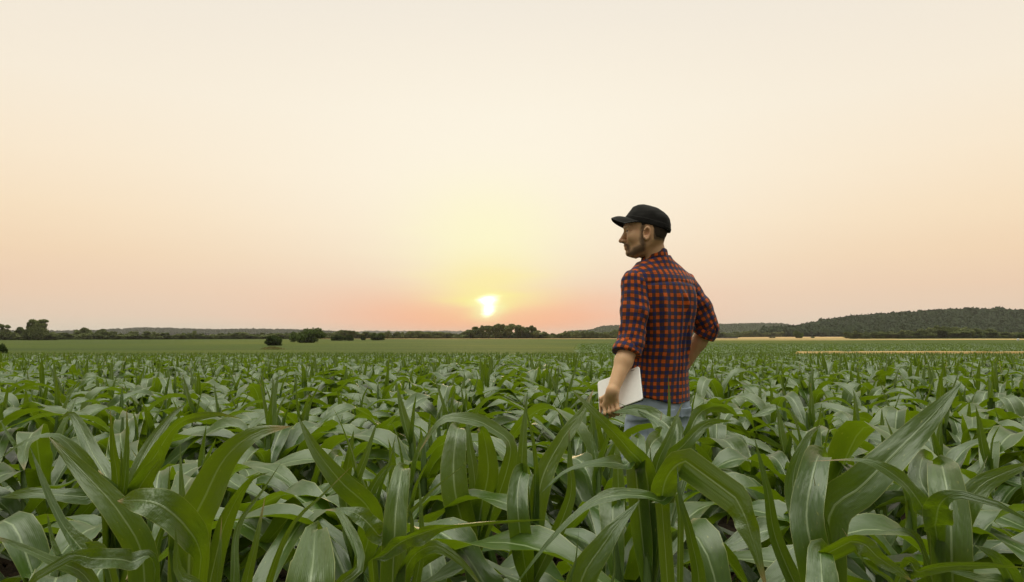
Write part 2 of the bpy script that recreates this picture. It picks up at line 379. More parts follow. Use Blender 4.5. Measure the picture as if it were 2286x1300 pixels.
tree('field_bush', 1783, 560, 18, 18, 'bush', 'dark bush standing alone in the pale stubble field below the hill', 'bush', None, M_BUSH)
tree('field_bush', 1815, 560, 5, 10, 'bush', 'tiny low shrub in the pale stubble beside the lone dark bush', 'bush', None, M_BUSH)
tree('field_bush', 1724, 560, 4, 12, 'bush', 'tiny low scrub at the near edge of the pale stubble field', 'bush', None, M_BUSH)
tree('field_bush', 2281, 420, 16, 24, 'bush', 'dark bush at the right edge below the wooded hill', 'bush', None, M_BUSH)
ORD = ['first', 'second', 'third', 'fourth', 'fifth', 'sixth', 'seventh', 'eighth', 'ninth', 'tenth', 'eleventh', 'twelfth', 'thirteenth', 'fourteenth', 'fifteenth', 'sixteenth', 'seventeenth', 'eighteenth', 'nineteenth', 'twentieth']
# the grove under the sun
for k, (px, h, wd) in enumerate([(1066, 30, 22), (1078, 31, 12), (1091, 33, 24), (1106, 35, 20), (1118, 35, 20), (1136, 37, 24), (1157, 34, 22), (1176, 29, 20), (1189, 31, 14), (1050, 22, 26), (1199, 20, 18)]):
    order = sorted([1066, 1078, 1091, 1106, 1118, 1136, 1157, 1176, 1189, 1050, 1199]).index(px)
    tree('grove_tree', px, 500+float(rng.uniform(-8, 8)), h, wd*1.15, 'tall', ORD[order]+' tree from the left in the tall grove under the sun', 'tree', 'tall trees of the grove under the sun')
# named tops in the left hedge
for px, h, wd, lb in [(176, 24, 17, 'round-topped tree standing up left of the triple-topped hedge tree'), (195, 27, 26, 'triple-topped tree standing over the left hedge'), (224, 27, 16, 'slender tree with a tufted top right of the triple-topped hedge tree'),
                      (298, 20, 18, 'square-topped dark tree in the low left hedge'), (433, 21, 8, 'narrow spike-topped tree poking out of the left hedge'), (786, 20, 16, 'pale rounded treetop rising behind the treeline left of the dome bush'), (865, 19, 12, 'small mushroom-shaped tree behind the dome bush')]:
    tree('hedge_tree', px, 400 if px < 500 else 470, h, wd*1.2, 'tall' if wd < 20 else 'oak', lb, 'tree')
# continuous hedge: every tree its own object
def hedge(x0, x1, D0, D1, hfun, label, group, wpx=20):
    x = x0
    while x < x1:
        t = (x-x0)/(x1-x0); D = D0+(D1-D0)*t+float(rng.uniform(-6, 6)); wv = wpx*float(rng.uniform(.8, 1.5))
        tree('hedge_tree', x, D, hfun(x)*float(rng.uniform(.82, 1.14)), wv*1.25, 'oak', label, 'tree', group)
        x += wv*.52
hedge(-60, 115, 340, 345, lambda x: 17+4*math.sin(x*.09), 'low dark tree packed in the hedge under the tall left-hand trees', 'hedge trees under the tall left trees')
hedge(112, 420, 385, 410, lambda x: 15+2*math.sin(x*.06), 'low dark green tree in the left hedge behind the green field', 'trees of the left hedge', 22)
hedge(415, 620, 430, 460, lambda x: 13+1.5*math.sin(x*.05), 'greyish low tree in the thin far hedge left of the field bushes', 'trees of the thin middle hedge', 20)
hedge(600, 1046, 470, 495, lambda x: 15.5+2.5*math.sin(x*.035), 'dark rounded tree in the treeline behind the field bushes', 'trees of the treeline behind the bushes', 24)
hedge(1040, 1205, 507, 507, lambda x: 18, 'low tree filling in beneath the tall grove under the sun', 'low trees of the grove', 18)
hedge(1196, 1400, 505, 520, lambda x: 16.5+2*math.sin(x*.06), 'dark tree in the treeline between the grove and the man', 'trees between grove and man', 22)
hedge(1905, 2330, 470, 430, lambda x: 21+6*math.sin(x*.021+1), 'bushy dark tree in the row along the foot of the wooded hill', 'trees along the foot of the wooded hill', 26)
hedge(1590, 1740, 700, 900, lambda x: 13+2*math.sin(x*.08), 'dark tree at the hill foot just right of the man', 'trees at the hill foot by the man', 18)

def wood(name, label, pts, s, dens, m, card):
    """one mass of crowns; pts (n,3) tree foot positions, s crown radius"""
    nu, nv = 9, 5; a, b = np.meshgrid(np.linspace(0, 2*np.pi, nu, endpoint=False), np.linspace(0, np.pi*.62, nv)); u = np.stack([np.sin(b)*np.cos(a), np.sin(b)*np.sin(a), np.cos(b)], -1).reshape(-1, 3)
    F0 = grid_faces(nu, nv, True); m_ = len(pts); r = s*rng.uniform(.65, 1.35, m_); hgt = rng.uniform(.8, 1.25, m_)
    q = u[None]*(r[:, None, None]*rng.normal(1, .13, (m_, len(u), 1)))*np.stack([np.ones(m_), np.ones(m_), hgt], -1)[:, None]
    V = (q+(pts+np.array([0, 0, s*.75]))[:, None]).reshape(-1, 3); F = (F0[None]+(np.arange(m_)*len(u))[:, None, None]).reshape(-1, 4)
    k = rng.integers(len(u), size=(m_, dens)); cc_ = (np.take_along_axis(q, k[..., None].repeat(3, 2), 1)*rng.uniform(.85, 1.03, (m_, dens, 1))+rng.normal(0, s*.07, (m_, dens, 3))+(pts+np.array([0, 0, s*.75]))[:, None]).reshape(-1, 3)
    V2, F2 = leaf_cards(cc_, card, rng)
    o = obj(name, mesh_np(name, np.concatenate([V, V2]), np.concatenate([F, F2+len(V)]), smooth=False), m); o['kind'] = 'stuff'; return o
# wooded hill at the right, seen as one mass
px_ = rng.uniform(1690, 2750, 5200); y_ = rng.uniform(905, 1210, 5200); x_ = (px_-CX)/FPX*y_
keep = (ridge(x_)*sstep(y_, 900, 1150) > .6)|((y_ > 905)&(y_ < 960)&(px_ > 1700)); x_, y_ = x_[keep], y_[keep]
wood('hill_wood', '', np.stack([x_, y_, terrain(x_, y_)], -1), 6.5, 22, M_WOOD, .9)
px_ = rng.uniform(1270, 1880, 9000); y_ = rng.uniform(2090, 2560, 9000); x_ = (px_-CX)/FPX*y_; k_ = far_hill(x_, y_) > .3
wood('distant_wood', '', np.stack([x_, y_, terrain(x_, y_)], -1)[k_], 6.5, 6, M_WOOD, 1.5)
px_ = rng.uniform(-60, 790, 6000); y_ = rng.uniform(2650, 3050, 6000); x_ = (px_-CX)/FPX*y_; k_ = far_hill(x_, y_) > 1
wood('distant_wood', '', np.stack([x_, y_, terrain(x_, y_)], -1)[k_], 7.5, 5, M_WOOD, 2.0)
px_ = rng.uniform(750, 1210, 1500); y_ = rng.uniform(5300, 5900, 1500); x_ = (px_-CX)/FPX*y_; k_ = far_hill(x_, y_) > 2
wood('distant_wood', '', np.stack([x_, y_, terrain(x_, y_)], -1)[k_], 9, 5, M_WOOD, 3)
# tufts of dry grass at the near edge of the middle field
tx = rng.uniform(585, 640, 900); ty = rng.uniform(104, 112, 900); tx = (tx-CX)/FPX*ty; tz = terrain(tx, ty)+.1
v0 = np.stack([tx, ty, tz], -1); hgt = rng.uniform(.4, .75, 900)*np.interp((tx/ty*FPX+CX), [585, 610, 640], [.4, 1, .3]); lean = rng.normal(0, .15, (900, 2))
v1 = v0+np.stack([lean[:, 0], lean[:, 1], hgt], -1); wv = np.array([.05, 0, 0])
o = obj('dry_grass', mesh_np('dry_grass', np.stack([v0-wv, v0+wv, v1+wv*.3, v1-wv*.3], 1).reshape(-1, 3), np.arange(3600).reshape(-1, 4)), plain('dry_grass', (.25, .24, .09, 1), .9, .1)); o['kind'] = 'stuff'
# the small white bale at the right edge of the far strip
bp = P(2273, 763, 250); bz = float(terrain(bp[0], 250))
a = np.linspace(0, 2*np.pi, 25)[:-1]; prof = [(-.45, 0), (-.45, .38), (-.38, .46), (-.1, .48), (.1, .475), (.38, .46), (.45, .38), (.45, 0)]
BV = np.concatenate([np.stack([np.full(24, q), r*np.cos(a), .46+r*np.sin(a)], -1) for q, r in prof])
t = obj('wrapped_bale', mesh_np('wrapped_bale', BV, grid_faces(24, len(prof), True)), plain('bale_wrap', (.75, .74, .72, 1), .4)); t.location = (bp[0], 250, bz+.55); t.rotation_euler[2] = .9
tag(t, 'small white round bale at the field edge below the wooded hill', 'bale')

# ------------------------------------------------------------------ the man: surfaces from distance fields
def nets(sd, lo, hi, h, margin=.006):
    lo = np.asarray(lo, float); hi = np.asarray(hi, float); s = 4; nb = np.ceil((hi-lo)/(h*s)).astype(int)
    ax = [lo[i]+np.arange(nb[i]+1)*h*s for i in range(3)]
    G = np.stack(np.meshgrid(*ax, indexing='ij'), -1); c = sd(G.reshape(-1, 3)).reshape(nb+1)
    cor = np.stack([c[i:nb[0]+i, j:nb[1]+j, k:nb[2]+k] for i in (0, 1) for j in (0, 1) for k in (0, 1)])
    act = ((np.abs(cor).min(0) < s*h*.9+margin) | ((cor.min(0) < 0) & (cor.max(0) > 0)))
    D = np.repeat(np.repeat(np.repeat(cor[0], s, 0), s, 1), s, 2).astype(np.float32)
    bi = np.argwhere(act); o = np.stack(np.meshgrid(*[np.arange(s)]*3, indexing='ij'), -1).reshape(-1, 3)
    for q in range(0, len(bi), 20000):
        I = (bi[q:q+20000, None]*s+o[None]).reshape(-1, 3); D[I[:, 0], I[:, 1], I[:, 2]] = sd(lo+I*h)
    S = D < 0; n = np.array(D.shape); cnt = np.zeros(n-1, np.int8)
    offs = [(i, j, k) for i in (0, 1) for j in (0, 1) for k in (0, 1)]
    for (i, j, k) in offs: cnt += S[i:n[0]-1+i, j:n[1]-1+j, k:n[2]-1+k]
    cells = np.argwhere((cnt > 0) & (cnt < 8)); ids = np.full(n-1, -1, np.int64); ids[tuple(cells.T)] = np.arange(len(cells))
    acc = np.zeros((len(cells), 3)); wsum = np.zeros(len(cells))
    for a in offs:
        for b in range(3):
            if a[b]: continue
            e = list(a); e[b] = 1; da = D[tuple((cells+a).T)]; db = D[tuple((cells+e).T)]; cr = (da < 0) != (db < 0)
            t = np.where(cr, da/(da-db+1e-12), 0); p = np.array(a, float)[None]+t[:, None]*(np.array(e)-np.array(a))[None]
            acc += np.where(cr[:, None], p, 0); wsum += cr
    V = lo+(cells+acc/wsum[:, None])*h; F = []
    for b in range(3):
        u, v = (b+1) % 3, (b+2) % 3; sl0 = [slice(None)]*3; sl1 = [slice(None)]*3; sl0[b] = slice(0, n[b]-1); sl1[b] = slice(1, n[b])
        A_, B_ = S[tuple(sl0)], S[tuple(sl1)]; E = np.argwhere(A_ != B_); E = E[(E[:, u] > 0) & (E[:, v] > 0) & (E[:, u] < n[u]-1) & (E[:, v] < n[v]-1)]
        du = np.zeros(3, int); du[u] = 1; dv = np.zeros(3, int); dv[v] = 1; g = lambda X: ids[tuple(X.T)]
        Q = np.stack([g(E-du-dv), g(E-dv), g(E), g(E-du)], 1); fl = ~A_[tuple(E.T)]; Q[fl] = Q[fl][:, ::-1]; F.append(Q)
    return V, np.concatenate(F)
def caps(p, a, b, r1, r2=None):
    a = np.asarray(a, float); b = np.asarray(b, float); r2 = r1 if r2 is None else r2; ab = b-a
    t = np.clip(((p-a)@ab)/(ab@ab), 0, 1); return np.linalg.norm(p-a-t[:, None]*ab, axis=1)-(r1+(r2-r1)*t)
def chain(p, pts, rs, k=.02):
    d = caps(p, pts[0], pts[1], rs[0], rs[1])
    for i in range(1, len(pts)-1): d = smin(d, caps(p, pts[i], pts[i+1], rs[i], rs[i+1]), k)
    return d
def smin(a, b, k): h = np.clip(.5+.5*(b-a)/k, 0, 1); return b+(a-b)*h-k*h*(1-h)
def smax(a, b, k): return -smin(-a, -b, k)
def ell(p, c, r, axes=None):
    q = p-np.asarray(c); q = q@np.asarray(axes).T if axes is not None else q; r = np.asarray(r, float)
    k0 = np.linalg.norm(q/r, axis=1); k1 = np.linalg.norm(q/(r*r), axis=1); return k0*(k0-1)/(k1+1e-9)

def local(p, c, rad, fn, d):
    """blend fn into d only for points near c"""
    k = ((p-np.asarray(c))**2).sum(1) < rad*rad
    if k.any(): d[k] = fn(p[k], d[k])
    return d
def tab(xs, ys, w_=None):
    xg = np.linspace(xs[0], xs[-1], 600); yg = np.interp(xg, xs, ys); k = 21; pad = np.concatenate([2*yg[0]-yg[k:0:-1], yg, 2*yg[-1]-yg[-2:-k-2:-1]])
    h = np.hanning(2*k+1); return xg, np.convolve(pad, h/h.sum(), 'valid')
YAW = R(38); FW = np.array([-math.sin(YAW), math.cos(YAW), 0]); LT = np.array([-math.cos(YAW), -math.sin(YAW), 0]); UP = np.array([0, 0, 1.])
zpx = lambda py, D=3.4: float(P(1470, py, D)[2])
xpx = lambda px, D=3.4: float(P(px, 748, D)[0])
# torso sections: z, centre (photo x), half width, half depth
TZ = np.array([.78, .86, .97, 1.08, 1.20, 1.307, 1.396, 1.45, 1.50, 1.54, 1.575, 1.62])
TX = np.array([xpx(q) for q in (1470, 1469, 1472, 1476, 1478, 1479, 1479, 1477, 1474, 1469, 1464, 1463)])
TA = np.array([.170, .166, .156, .144, .157, .175, .184, .180, .155, .108, .070, .058])
TB = np.array([.118, .120, .110, .104, .112, .118, .117, .110, .095, .074, .062, .058])
T_X, T_A, T_B = tab(TZ, TX), tab(TZ, TA), tab(TZ, TB)
def torso_local(p):
    z = p[:, 2]; cx = np.interp(z, *T_X); cy = 3.41; dx, dyy = p[:, 0]-cx, p[:, 1]-cy
    return dx*LT[0]+dyy*LT[1], dx*FW[0]+dyy*FW[1], np.interp(z, *T_A), np.interp(z, *T_B)
def torso_sd(p, grow=0.):
    l, f, a, b = torso_local(p); a = a+grow; b = b+grow; e = 2.35
    q = (np.abs(l/a)**e+np.abs(f/b)**e)**(1/e); d = (q-1)*np.minimum(a, b)*.92
    return np.maximum(np.maximum(d, p[:, 2]-1.60), .80-p[:, 2])
JL, JR = P(1416, 631, 3.29), P(1528, 636, 3.50)
EL, ER = P(1407, 768, 3.235), P(1580, 730, 3.52)
WL, WR = P(1368, 872, 3.13), P(1528, 818, 3.60)
NB, NT_ = P(1463, 590, 3.385), P(1455, 535, 3.365)
HIPL, HIPR = P(1442, 915, 3.385), P(1497, 915, 3.45)
KNL, KNR = P(1402, 1080, 3.30), P(1512, 1085, 3.48)
ANL, ANR = P(1392, 1255, 3.36), P(1520, 1250, 3.55)
ANL[2] = ANR[2] = .09
# head frame: F towards the nose, L towards the camera side ear
ha = R(8); HF = np.array([-math.cos(ha), math.sin(ha), 0]); HL = np.array([-math.sin(ha), -math.cos(ha), 0]); HO = np.array([xpx(1445, 3.36), 3.36, 0])
def head_local(p): q = p-HO; return q@HF, q@HL, p[:, 2]
def Hp(F, L, z): return HO+HF*F+HL*L+UP*z
HZs = [1.580, 1.587, 1.594, 1.607, 1.624, 1.643, 1.661, 1.69, 1.71, 1.73, 1.755, 1.78, 1.805, 1.82, 1.83]
HF1 = [.050, .074, .085, .091, .096, .099, .098, .096, .096, .105, .103, .092, .058, .03, .0]
HB = [.050, .020, -.005, -.018, -.030, -.058, -.082, -.098, -.104, -.106, -.105, -.095, -.065, -.035, .0]
HW = [.018, .032, .044, .053, .060, .066, .070, .073, .0745, .076, .0765, .070, .052, .030, .004]
T_F1, T_HB, T_HW = tab(HZs, HF1), tab(HZs, HB), tab(HZs, HW)
def head_sd(p, grow=0.):
    F, L, z = head_local(p); f1 = np.interp(z, *T_F1)+grow; b = np.interp(z, *T_HB)-grow; w_ = np.interp(z, *T_HW)+grow
    c = (f1+b)/2; a = np.maximum((f1-b)/2, .004); u = (F-c)/a; ww = w_*(1-.20*np.clip(u, -1, 1)-.10*np.clip(u, 0, 1)**2)*1.06
    d = (np.sqrt(u*u+(L/np.maximum(ww, .004))**2+1e-9)-1)*np.minimum(a, ww)*.9
    d = np.maximum(d, z-1.828-grow); return np.maximum(d, 1.580-grow-z)
def face_sd(p):
    d = head_sd(p)
    for s in (1, -1):
        d = smax(d, -ell(p, Hp(.108, .034*s, 1.711), (.017, .019, .011)), .009)          # eye sockets
        d = smin(d, caps(p, Hp(.099, .012*s, 1.731), Hp(.085, .046*s, 1.731), .010, .008), .012)   # brow ridge
        d = smin(d, ell(p, Hp(.064, .045*s, 1.682), (.026, .016, .022)), .034)        # cheekbone
        d = smin(d, caps(p, Hp(.093, .022*s, 1.7035), Hp(.084, .047*s, 1.7025), .006, .006), .006)   # lower lid
        d = smin(d, caps(p, Hp(.094, .022*s, 1.7195), Hp(.084, .047*s, 1.7185), .0065, .0065), .005)   # upper lid
    d = smin(d, caps(p, Hp(.096, 0, 1.717), Hp(.119, 0, 1.672), .0085, .011), .012)      # nose
    d = smin(d, ell(p, Hp(.1235, 0, 1.667), (.0115, .011, .0105)), .006)
    for s in (1, -1): d = smin(d, ell(p, Hp(.108, .0135*s, 1.664), (.013, .0085, .0095)), .005)
    d = smin(d, caps(p, Hp(.101, -.018, 1.643), Hp(.101, .018, 1.643), .0088), .009)     # lips
    d = smin(d, caps(p, Hp(.099, -.015, 1.629), Hp(.099, .015, 1.629), .0085), .008)
    d = smax(d, -caps(p, Hp(.113, -.024, 1.6365), Hp(.113, .024, 1.6365), .0032), .004)
    d = smin(d, ell(p, Hp(.078, 0, 1.603), (.021, .026, .016)), .018)                    # chin
    for s in (1, -1): d = smin(d, caps(p, Hp(.010, .053*s, 1.640), Hp(.062, .026*s, 1.601), .014, .014), .022)
    return d
def ear_sd(p, s):
    c = Hp(-.001, .079*s, 1.690); ax = np.array([HF*.97+UP*.14-HL*s*.22, HL*s, UP*.98-HF*.16])
    d = ell(p, c, (.0195, .008, .034), ax); q = (p-c)@ax.T
    rim = np.sqrt((np.sqrt((q[:, 0]/.75)**2+(q[:, 2]/1.45)**2)-.0195)**2+(q[:, 1]-.006)**2)-.0042
    rim = np.where((q[:, 0] > .010) & (q[:, 2] < .012), .02, rim); d = smin(d, rim, .005)
    d = smax(d, -ell(p, c+ax[1]*.010+ax[0]*.002+ax[2]*.006, (.0095, .013, .017), ax), .003)
    d = smax(d, -ell(p, c+ax[1]*.006+ax[0]*.008-ax[2]*.004, (.006, .014, .007), ax), .003)
    d = smin(d, ell(p, c-ax[2]*.026+ax[0]*.002, (.011, .007, .010), ax), .006)
    return smin(d, ell(p, c+ax[0]*.013-ax[2]*.004, (.006, .006, .008), ax), .004)
# tablet frame
tTL, tTR, tBR, tBL = P(1337, 852, 3.300), P(1432, 819, 3.185), P(1433, 893, 3.08), P(1338, 930, 3.195)
tu = (tTR-tTL+tBR-tBL)/2; TW = float(np.linalg.norm(tu)); tu /= TW; tv = (tBL-tTL+tBR-tTR)/2; tv -= tu*(tu@tv); TH = float(np.linalg.norm(tv)); tv /= TH
tn = np.cross(tu, tv); tn = tn if tn[1] < 0 else -tn; tO = (tTL+tTR+tBR+tBL)/4-tu*TW/2-tv*TH/2
Tp = lambda a, b, n: tO+tu*a+tv*b+tn*n
def hand_left(p):
    kn = [Tp(.040+.0215*i, TH-.030+.004*abs(i-1), .026) for i in range(4)]; d = caps(p, WL, WL+(kn[1]-WL)*.2, .027, .027)
    for k_ in kn: d = smin(d, caps(p, WL+(k_-WL)*.15, k_, .019, .0125), .016)
    fing = None
    for i, k_ in enumerate(kn):
        a = .040+.0215*i; ln = (.96, 1.06, 1.0, .8)[i]
        f = chain(p, [k_, Tp(a, TH+.013, .018), Tp(a+.001, TH+.013*ln, -.016), Tp(a+.002, TH-.020*ln, -.020)], [.0100, .0094, .0086, .0074], .006)
        fing = f if fing is None else np.minimum(fing, f)
    d = smin(d, fing, .008)
    th = chain(p, [WL+tu*-.006+tv*.012, Tp(.026, TH-.062, .024), Tp(.012, TH-.036, .020), Tp(.008, TH-.010, .016)], [.016, .0135, .0105, .0085], .010)
    return smin(d, th, .010)
def hand_right(p):
    hx = np.array([WR[0], WR[1], WR[2]]); dirf = FW*.75+np.array([-.3, .1, -.45]); dirf /= np.linalg.norm(dirf); sd_ = np.cross(dirf, UP); sd_ /= np.linalg.norm(sd_); dn = np.cross(sd_, dirf)
    d = None
    for i in range(4):
        k_ = hx+dirf*.085+dn*(.030-.020*i); c = caps(p, hx, k_, .020, .012); d = c if d is None else smin(d, c, .014)
        L = (.9, 1., .95, .75)[i]; f = chain(p, [k_, k_+dirf*.04*L-sd_*.004, k_+dirf*.062*L-sd_*.018, k_+dirf*.072*L-sd_*.036], [.0098, .009, .0082, .0072], .005); d = smin(d, f, .005)
    return smin(d, chain(p, [hx+dn*.01, hx+dn*.045+dirf*.03, hx+dn*.065+dirf*.055], [.016, .012, .009], .01), .012)
def skin_sd(p):
    HC = Hp(0, 0, 1.70); d = np.linalg.norm(p-HC, axis=1)-.10
    def upper(q, _):
        e = face_sd(q); e = smin(e, chain(q, [NB, (NB+NT_)/2, NT_], [.060, .055, .053], .01), .022)
        e = smin(e, caps(q, Hp(-.01, .045, 1.655), P(1446, 590, 3.35), .012, .010), .012)
        for s in (1, -1): e = smin(e, ear_sd(q, s), .004)
        return e
    d = local(p, HC, .30, upper, d)
    d = smin(d, torso_sd(p, -.012), .03)
    for J, E, W_, fw in ((JL, EL, WL, (.052, .045, .047, .040, .0265)), (JR, ER, WR, (.052, .044, .045, .038, .027))):
        d = smin(d, chain(p, [J, (J+E)/2, E, E+(W_-E)*.38, W_], fw, .02), .03)
    d = local(p, WL+tv*.06, .20, lambda q, e: smin(e, hand_left(q), .010), d); d = local(p, WR, .20, lambda q, e: smin(e, hand_right(q), .012), d)
    for H_, K, A_ in ((HIPL, KNL, ANL), (HIPR, KNR, ANR)):
        d = smin(d, chain(p, [H_, K, K+(A_-K)*.4, A_], [.078, .052, .05, .036], .03), .03)
        d = smin(d, caps(p, A_-UP*.05, A_+FW*.14-UP*.06, .034, .026), .02)
    return d
def hairline(F, L, z):
    seg = lambda a, b, r: r-np.linalg.norm(np.stack([F, z], -1)-np.array(a)-np.clip(((np.stack([F, z], -1)-np.array(a))@(np.array(b)-np.array(a)))/np.sum((np.array(b)-np.array(a))**2), 0, 1)[:, None]*(np.array(b)-np.array(a)), axis=1)
    g = [seg((.018, 1.73), (.022, 1.672), .006), seg((.022, 1.665), (.020, 1.636), .010), seg((.022, 1.618), (.066, 1.602), .012), seg((.070, 1.602), (.086, 1.600), .008), seg((.116, 1.652), (.094, 1.643), .0040), seg((.090, 1.638), (.084, 1.606), .004), seg((.03, 1.632), (.062, 1.618), .004)]
    b = np.max(np.stack(g), 0); beard = sstep(b, -.024, .010)
    brow = sstep(np.max(np.stack([seg((.107, 1.7255), (.086, 1.7295), .0030)]), 0), -.003, .002)
    sc = sstep(np.where(F < -.028, z-1.655+.25*(F+.035)*0, -1), -.012, .018)*sstep(F, -.025, -.038)
    sc = np.maximum(sc, sstep(z, 1.733, 1.742)*sstep(F, .035, .022))
    return beard, brow, sc
def skin_mat():
    m, t, out = mat('skin'); h = t.node('ShaderNodeAttribute', attribute_name='hairmask').outputs['Fac']; pos_ = t.node('ShaderNodeNewGeometry').outputs['Position']
    n = t.noise(pos_, 420, 2, .7); n2 = t.noise(pos_, 26, 3)
    sk = t.mix(n2, (.60, .35, .185, 1), (.74, .47, .275, 1)); red = t.node('ShaderNodeAttribute', attribute_name='flush').outputs['Fac']
    sk = t.mix(t.m('MULTIPLY', red, .5), sk, (.50, .20, .13, 1))
    hm = t.smooth(t.m('ADD', h, t.m('MULTIPLY', t.m('SUBTRACT', n, .5), .9)), .22, .95)
    c = t.mix(t.m('MULTIPLY', hm, .88), sk, (.055, .036, .020, 1))
    p = principled(t, c, t.m('ADD', .48, t.m('MULTIPLY', hm, .3)), bump(t, t.m('ADD', n, t.m('MULTIPLY', n2, .5)), .25, .002), .4)
    p.inputs['Subsurface Weight'].default_value = .12; p.inputs['Subsurface Radius'].default_value = (.012, .004, .002); p.inputs['Subsurface Scale'].default_value = 1
    t.put(out.inputs[0], p.outputs[0]); return m
M_SKIN = skin_mat()
def plaid_mat():
    m, t, out = mat('plaid_cotton'); a = t.node('ShaderNodeAttribute', attribute_name='puv').outputs['Vector']; u, v, _ = t.sep(a)
    wob = t.m('MULTIPLY', t.m('SUBTRACT', t.noise(a, 7, 2), .5), .016)
    u = t.m('ADD', u, wob); v = t.m('ADD', v, wob); PER = .0350
    def band(x):
        f = t.m('FRACT', t.m('DIVIDE', t.m('ADD', x, 10), PER)); s = t.m('ABSOLUTE', t.m('SUBTRACT', f, .5)); return t.smooth(s, .225, .265)
    bu, bv = band(u), band(v)                      # 1 = navy thread
    both = t.m('MULTIPLY', bu, bv); any_ = t.m('MAXIMUM', bu, bv)
    tw = t.m('SINE', t.m('MULTIPLY', t.m('ADD', u, v), 2200)); n = t.noise(a, 90, 4, .6)
    c = t.mix(any_, (.60, .105, .012, 1), (.105, .042, .030, 1)); c = t.mix(both, c, (.024, .030, .120, 1))
    c = t.mix(t.m('MULTIPLY', n, .35), c, t.mix(.5, c, (.02, .012, .012, 1)))
    h = t.m('ADD', t.m('MULTIPLY', tw, .3), t.m('MULTIPLY', t.noise(a, 40, 4), 1.6))
    p = principled(t, c, .88, bump(t, h, .35, .003), .15); p.inputs['Sheen Weight'].default_value = .15
    t.put(out.inputs[0], p.outputs[0]); return m
M_PLAID = plaid_mat()
def denim_mat():
    m, t, out = mat('denim'); o_ = t.node('ShaderNodeTexCoord').outputs['Object']; x, y, z = t.sep(o_)
    n = t.noise(t.comb(t.m('MULTIPLY', x, 260), t.m('MULTIPLY', y, 260), t.m('MULTIPLY', z, 60)), 1, 3, .7); n2 = t.noise(o_, 9, 4)
    c = t.mix(n2, (.17, .24, .35, 1), (.42, .50, .60, 1)); c = t.mix(t.m('MULTIPLY', n, .5), c, (.42, .48, .55, 1))
    t.put(out.inputs[0], principled(t, c, .85, bump(t, n, .4, .002), .2).outputs[0]); return m
M_DENIM = denim_mat(); M_CAP = plain('black_canvas', (.016, .015, .014, 1), .85, .2); M_SEAM = plain('navy_seam', (.018, .016, .04, 1), .9, .1)
M_HAIR = plain('hair', (.040, .026, .016, 1), .7, .3)

MANB = P(1476, 880, 3.4); MB = np.array([MANB[0], MANB[1], 0])
man = thing('person', 'young bearded man in black cap, plaid shirt and jeans looking out over the maize', 'person', tuple(MB))
lo, hi = np.array([xpx(1325), 2.95, -.01]), np.array([xpx(1625), 3.85, 1.90])
def part(name, sd, lo, hi, h, m, parent=man, attrs=None, base=MB):
    V, F = nets(sd, lo, hi, h); me = mesh_np(name, V-base, F, attrs=attrs(V) if attrs else None); return obj(name, me, m, parent)
def skin_attrs(V):
    F, L, z = head_local(V); b, br, sc = hairline(F, np.abs(L), z); hd = (z > 1.565) & (F > -.14) & (np.abs(V[:, 0]-HO[0]) < .2)
    hm = np.where(hd, np.maximum(np.maximum(b*.92, br*.6), sc), 0.)
    earm = np.exp(-((F+.004)**2/.02**2+(z-1.690)**2/.03**2+(np.abs(L)-.082)**2/.012**2)); nose = np.exp(-((F-.127)**2/.014**2+(z-1.670)**2/.016**2)); lips = np.exp(-((F-.110)**2/.008**2+(z-1.636)**2/.008**2+L**2/.02**2))
    ek = earm > .25; hm = np.where(ek, 0, hm)
    return {'hairmask': hm, 'flush': np.clip(earm*.8+nose*.7+lips, 0, 1)*hd}
body = part('body', skin_sd, lo, hi, .003, M_SKIN, attrs=skin_attrs)
for s in (1, -1):
    a = np.linspace(0, np.pi, 9); b = np.linspace(0, 2*np.pi, 17)[:-1]; c0 = Hp(.0845, .032*s, 1.7112)-MB
    EV = np.concatenate([np.stack([.0118*np.sin(q)*np.cos(b), .0118*np.sin(q)*np.sin(b), np.full(16, .0118*np.cos(q))], -1) for q in a])+c0
    d_ = ((EV-c0)@(HF*.96+HL*s*.28))/.0118; me = mesh_np('eye', EV, grid_faces(16, 9, True), attrs={'iris': sstep(d_, .45, .60)})
    m, t, out = mat('eye'); t.put(out.inputs[0], principled(t, t.mix(t.node('ShaderNodeAttribute', attribute_name='iris').outputs['Fac'], (.20, .17, .15, 1), (.025, .016, .010, 1)), .15).outputs[0])
    obj('eye', me, m, man)
# hair under the cap
def hair_sd(p):
    F, L, z = head_local(p); d = head_sd(p, .0012)+n3(p[:, 0]*160, p[:, 1]*160, p[:, 2]*70, 9)*.0016
    back = np.maximum(F+.034-.25*(z-1.70), 1.664+.2*(F+.09)-z); side = np.maximum(F-.026, 1.731-z)
    return smax(smax(d, smin(back, side, .01), .006), z-(1.7365+.29*F)-.012, .004)
part('hair', hair_sd, Hp(0, 0, 1.60)-.16, Hp(0, 0, 1.9)+.16, .003, M_HAIR)
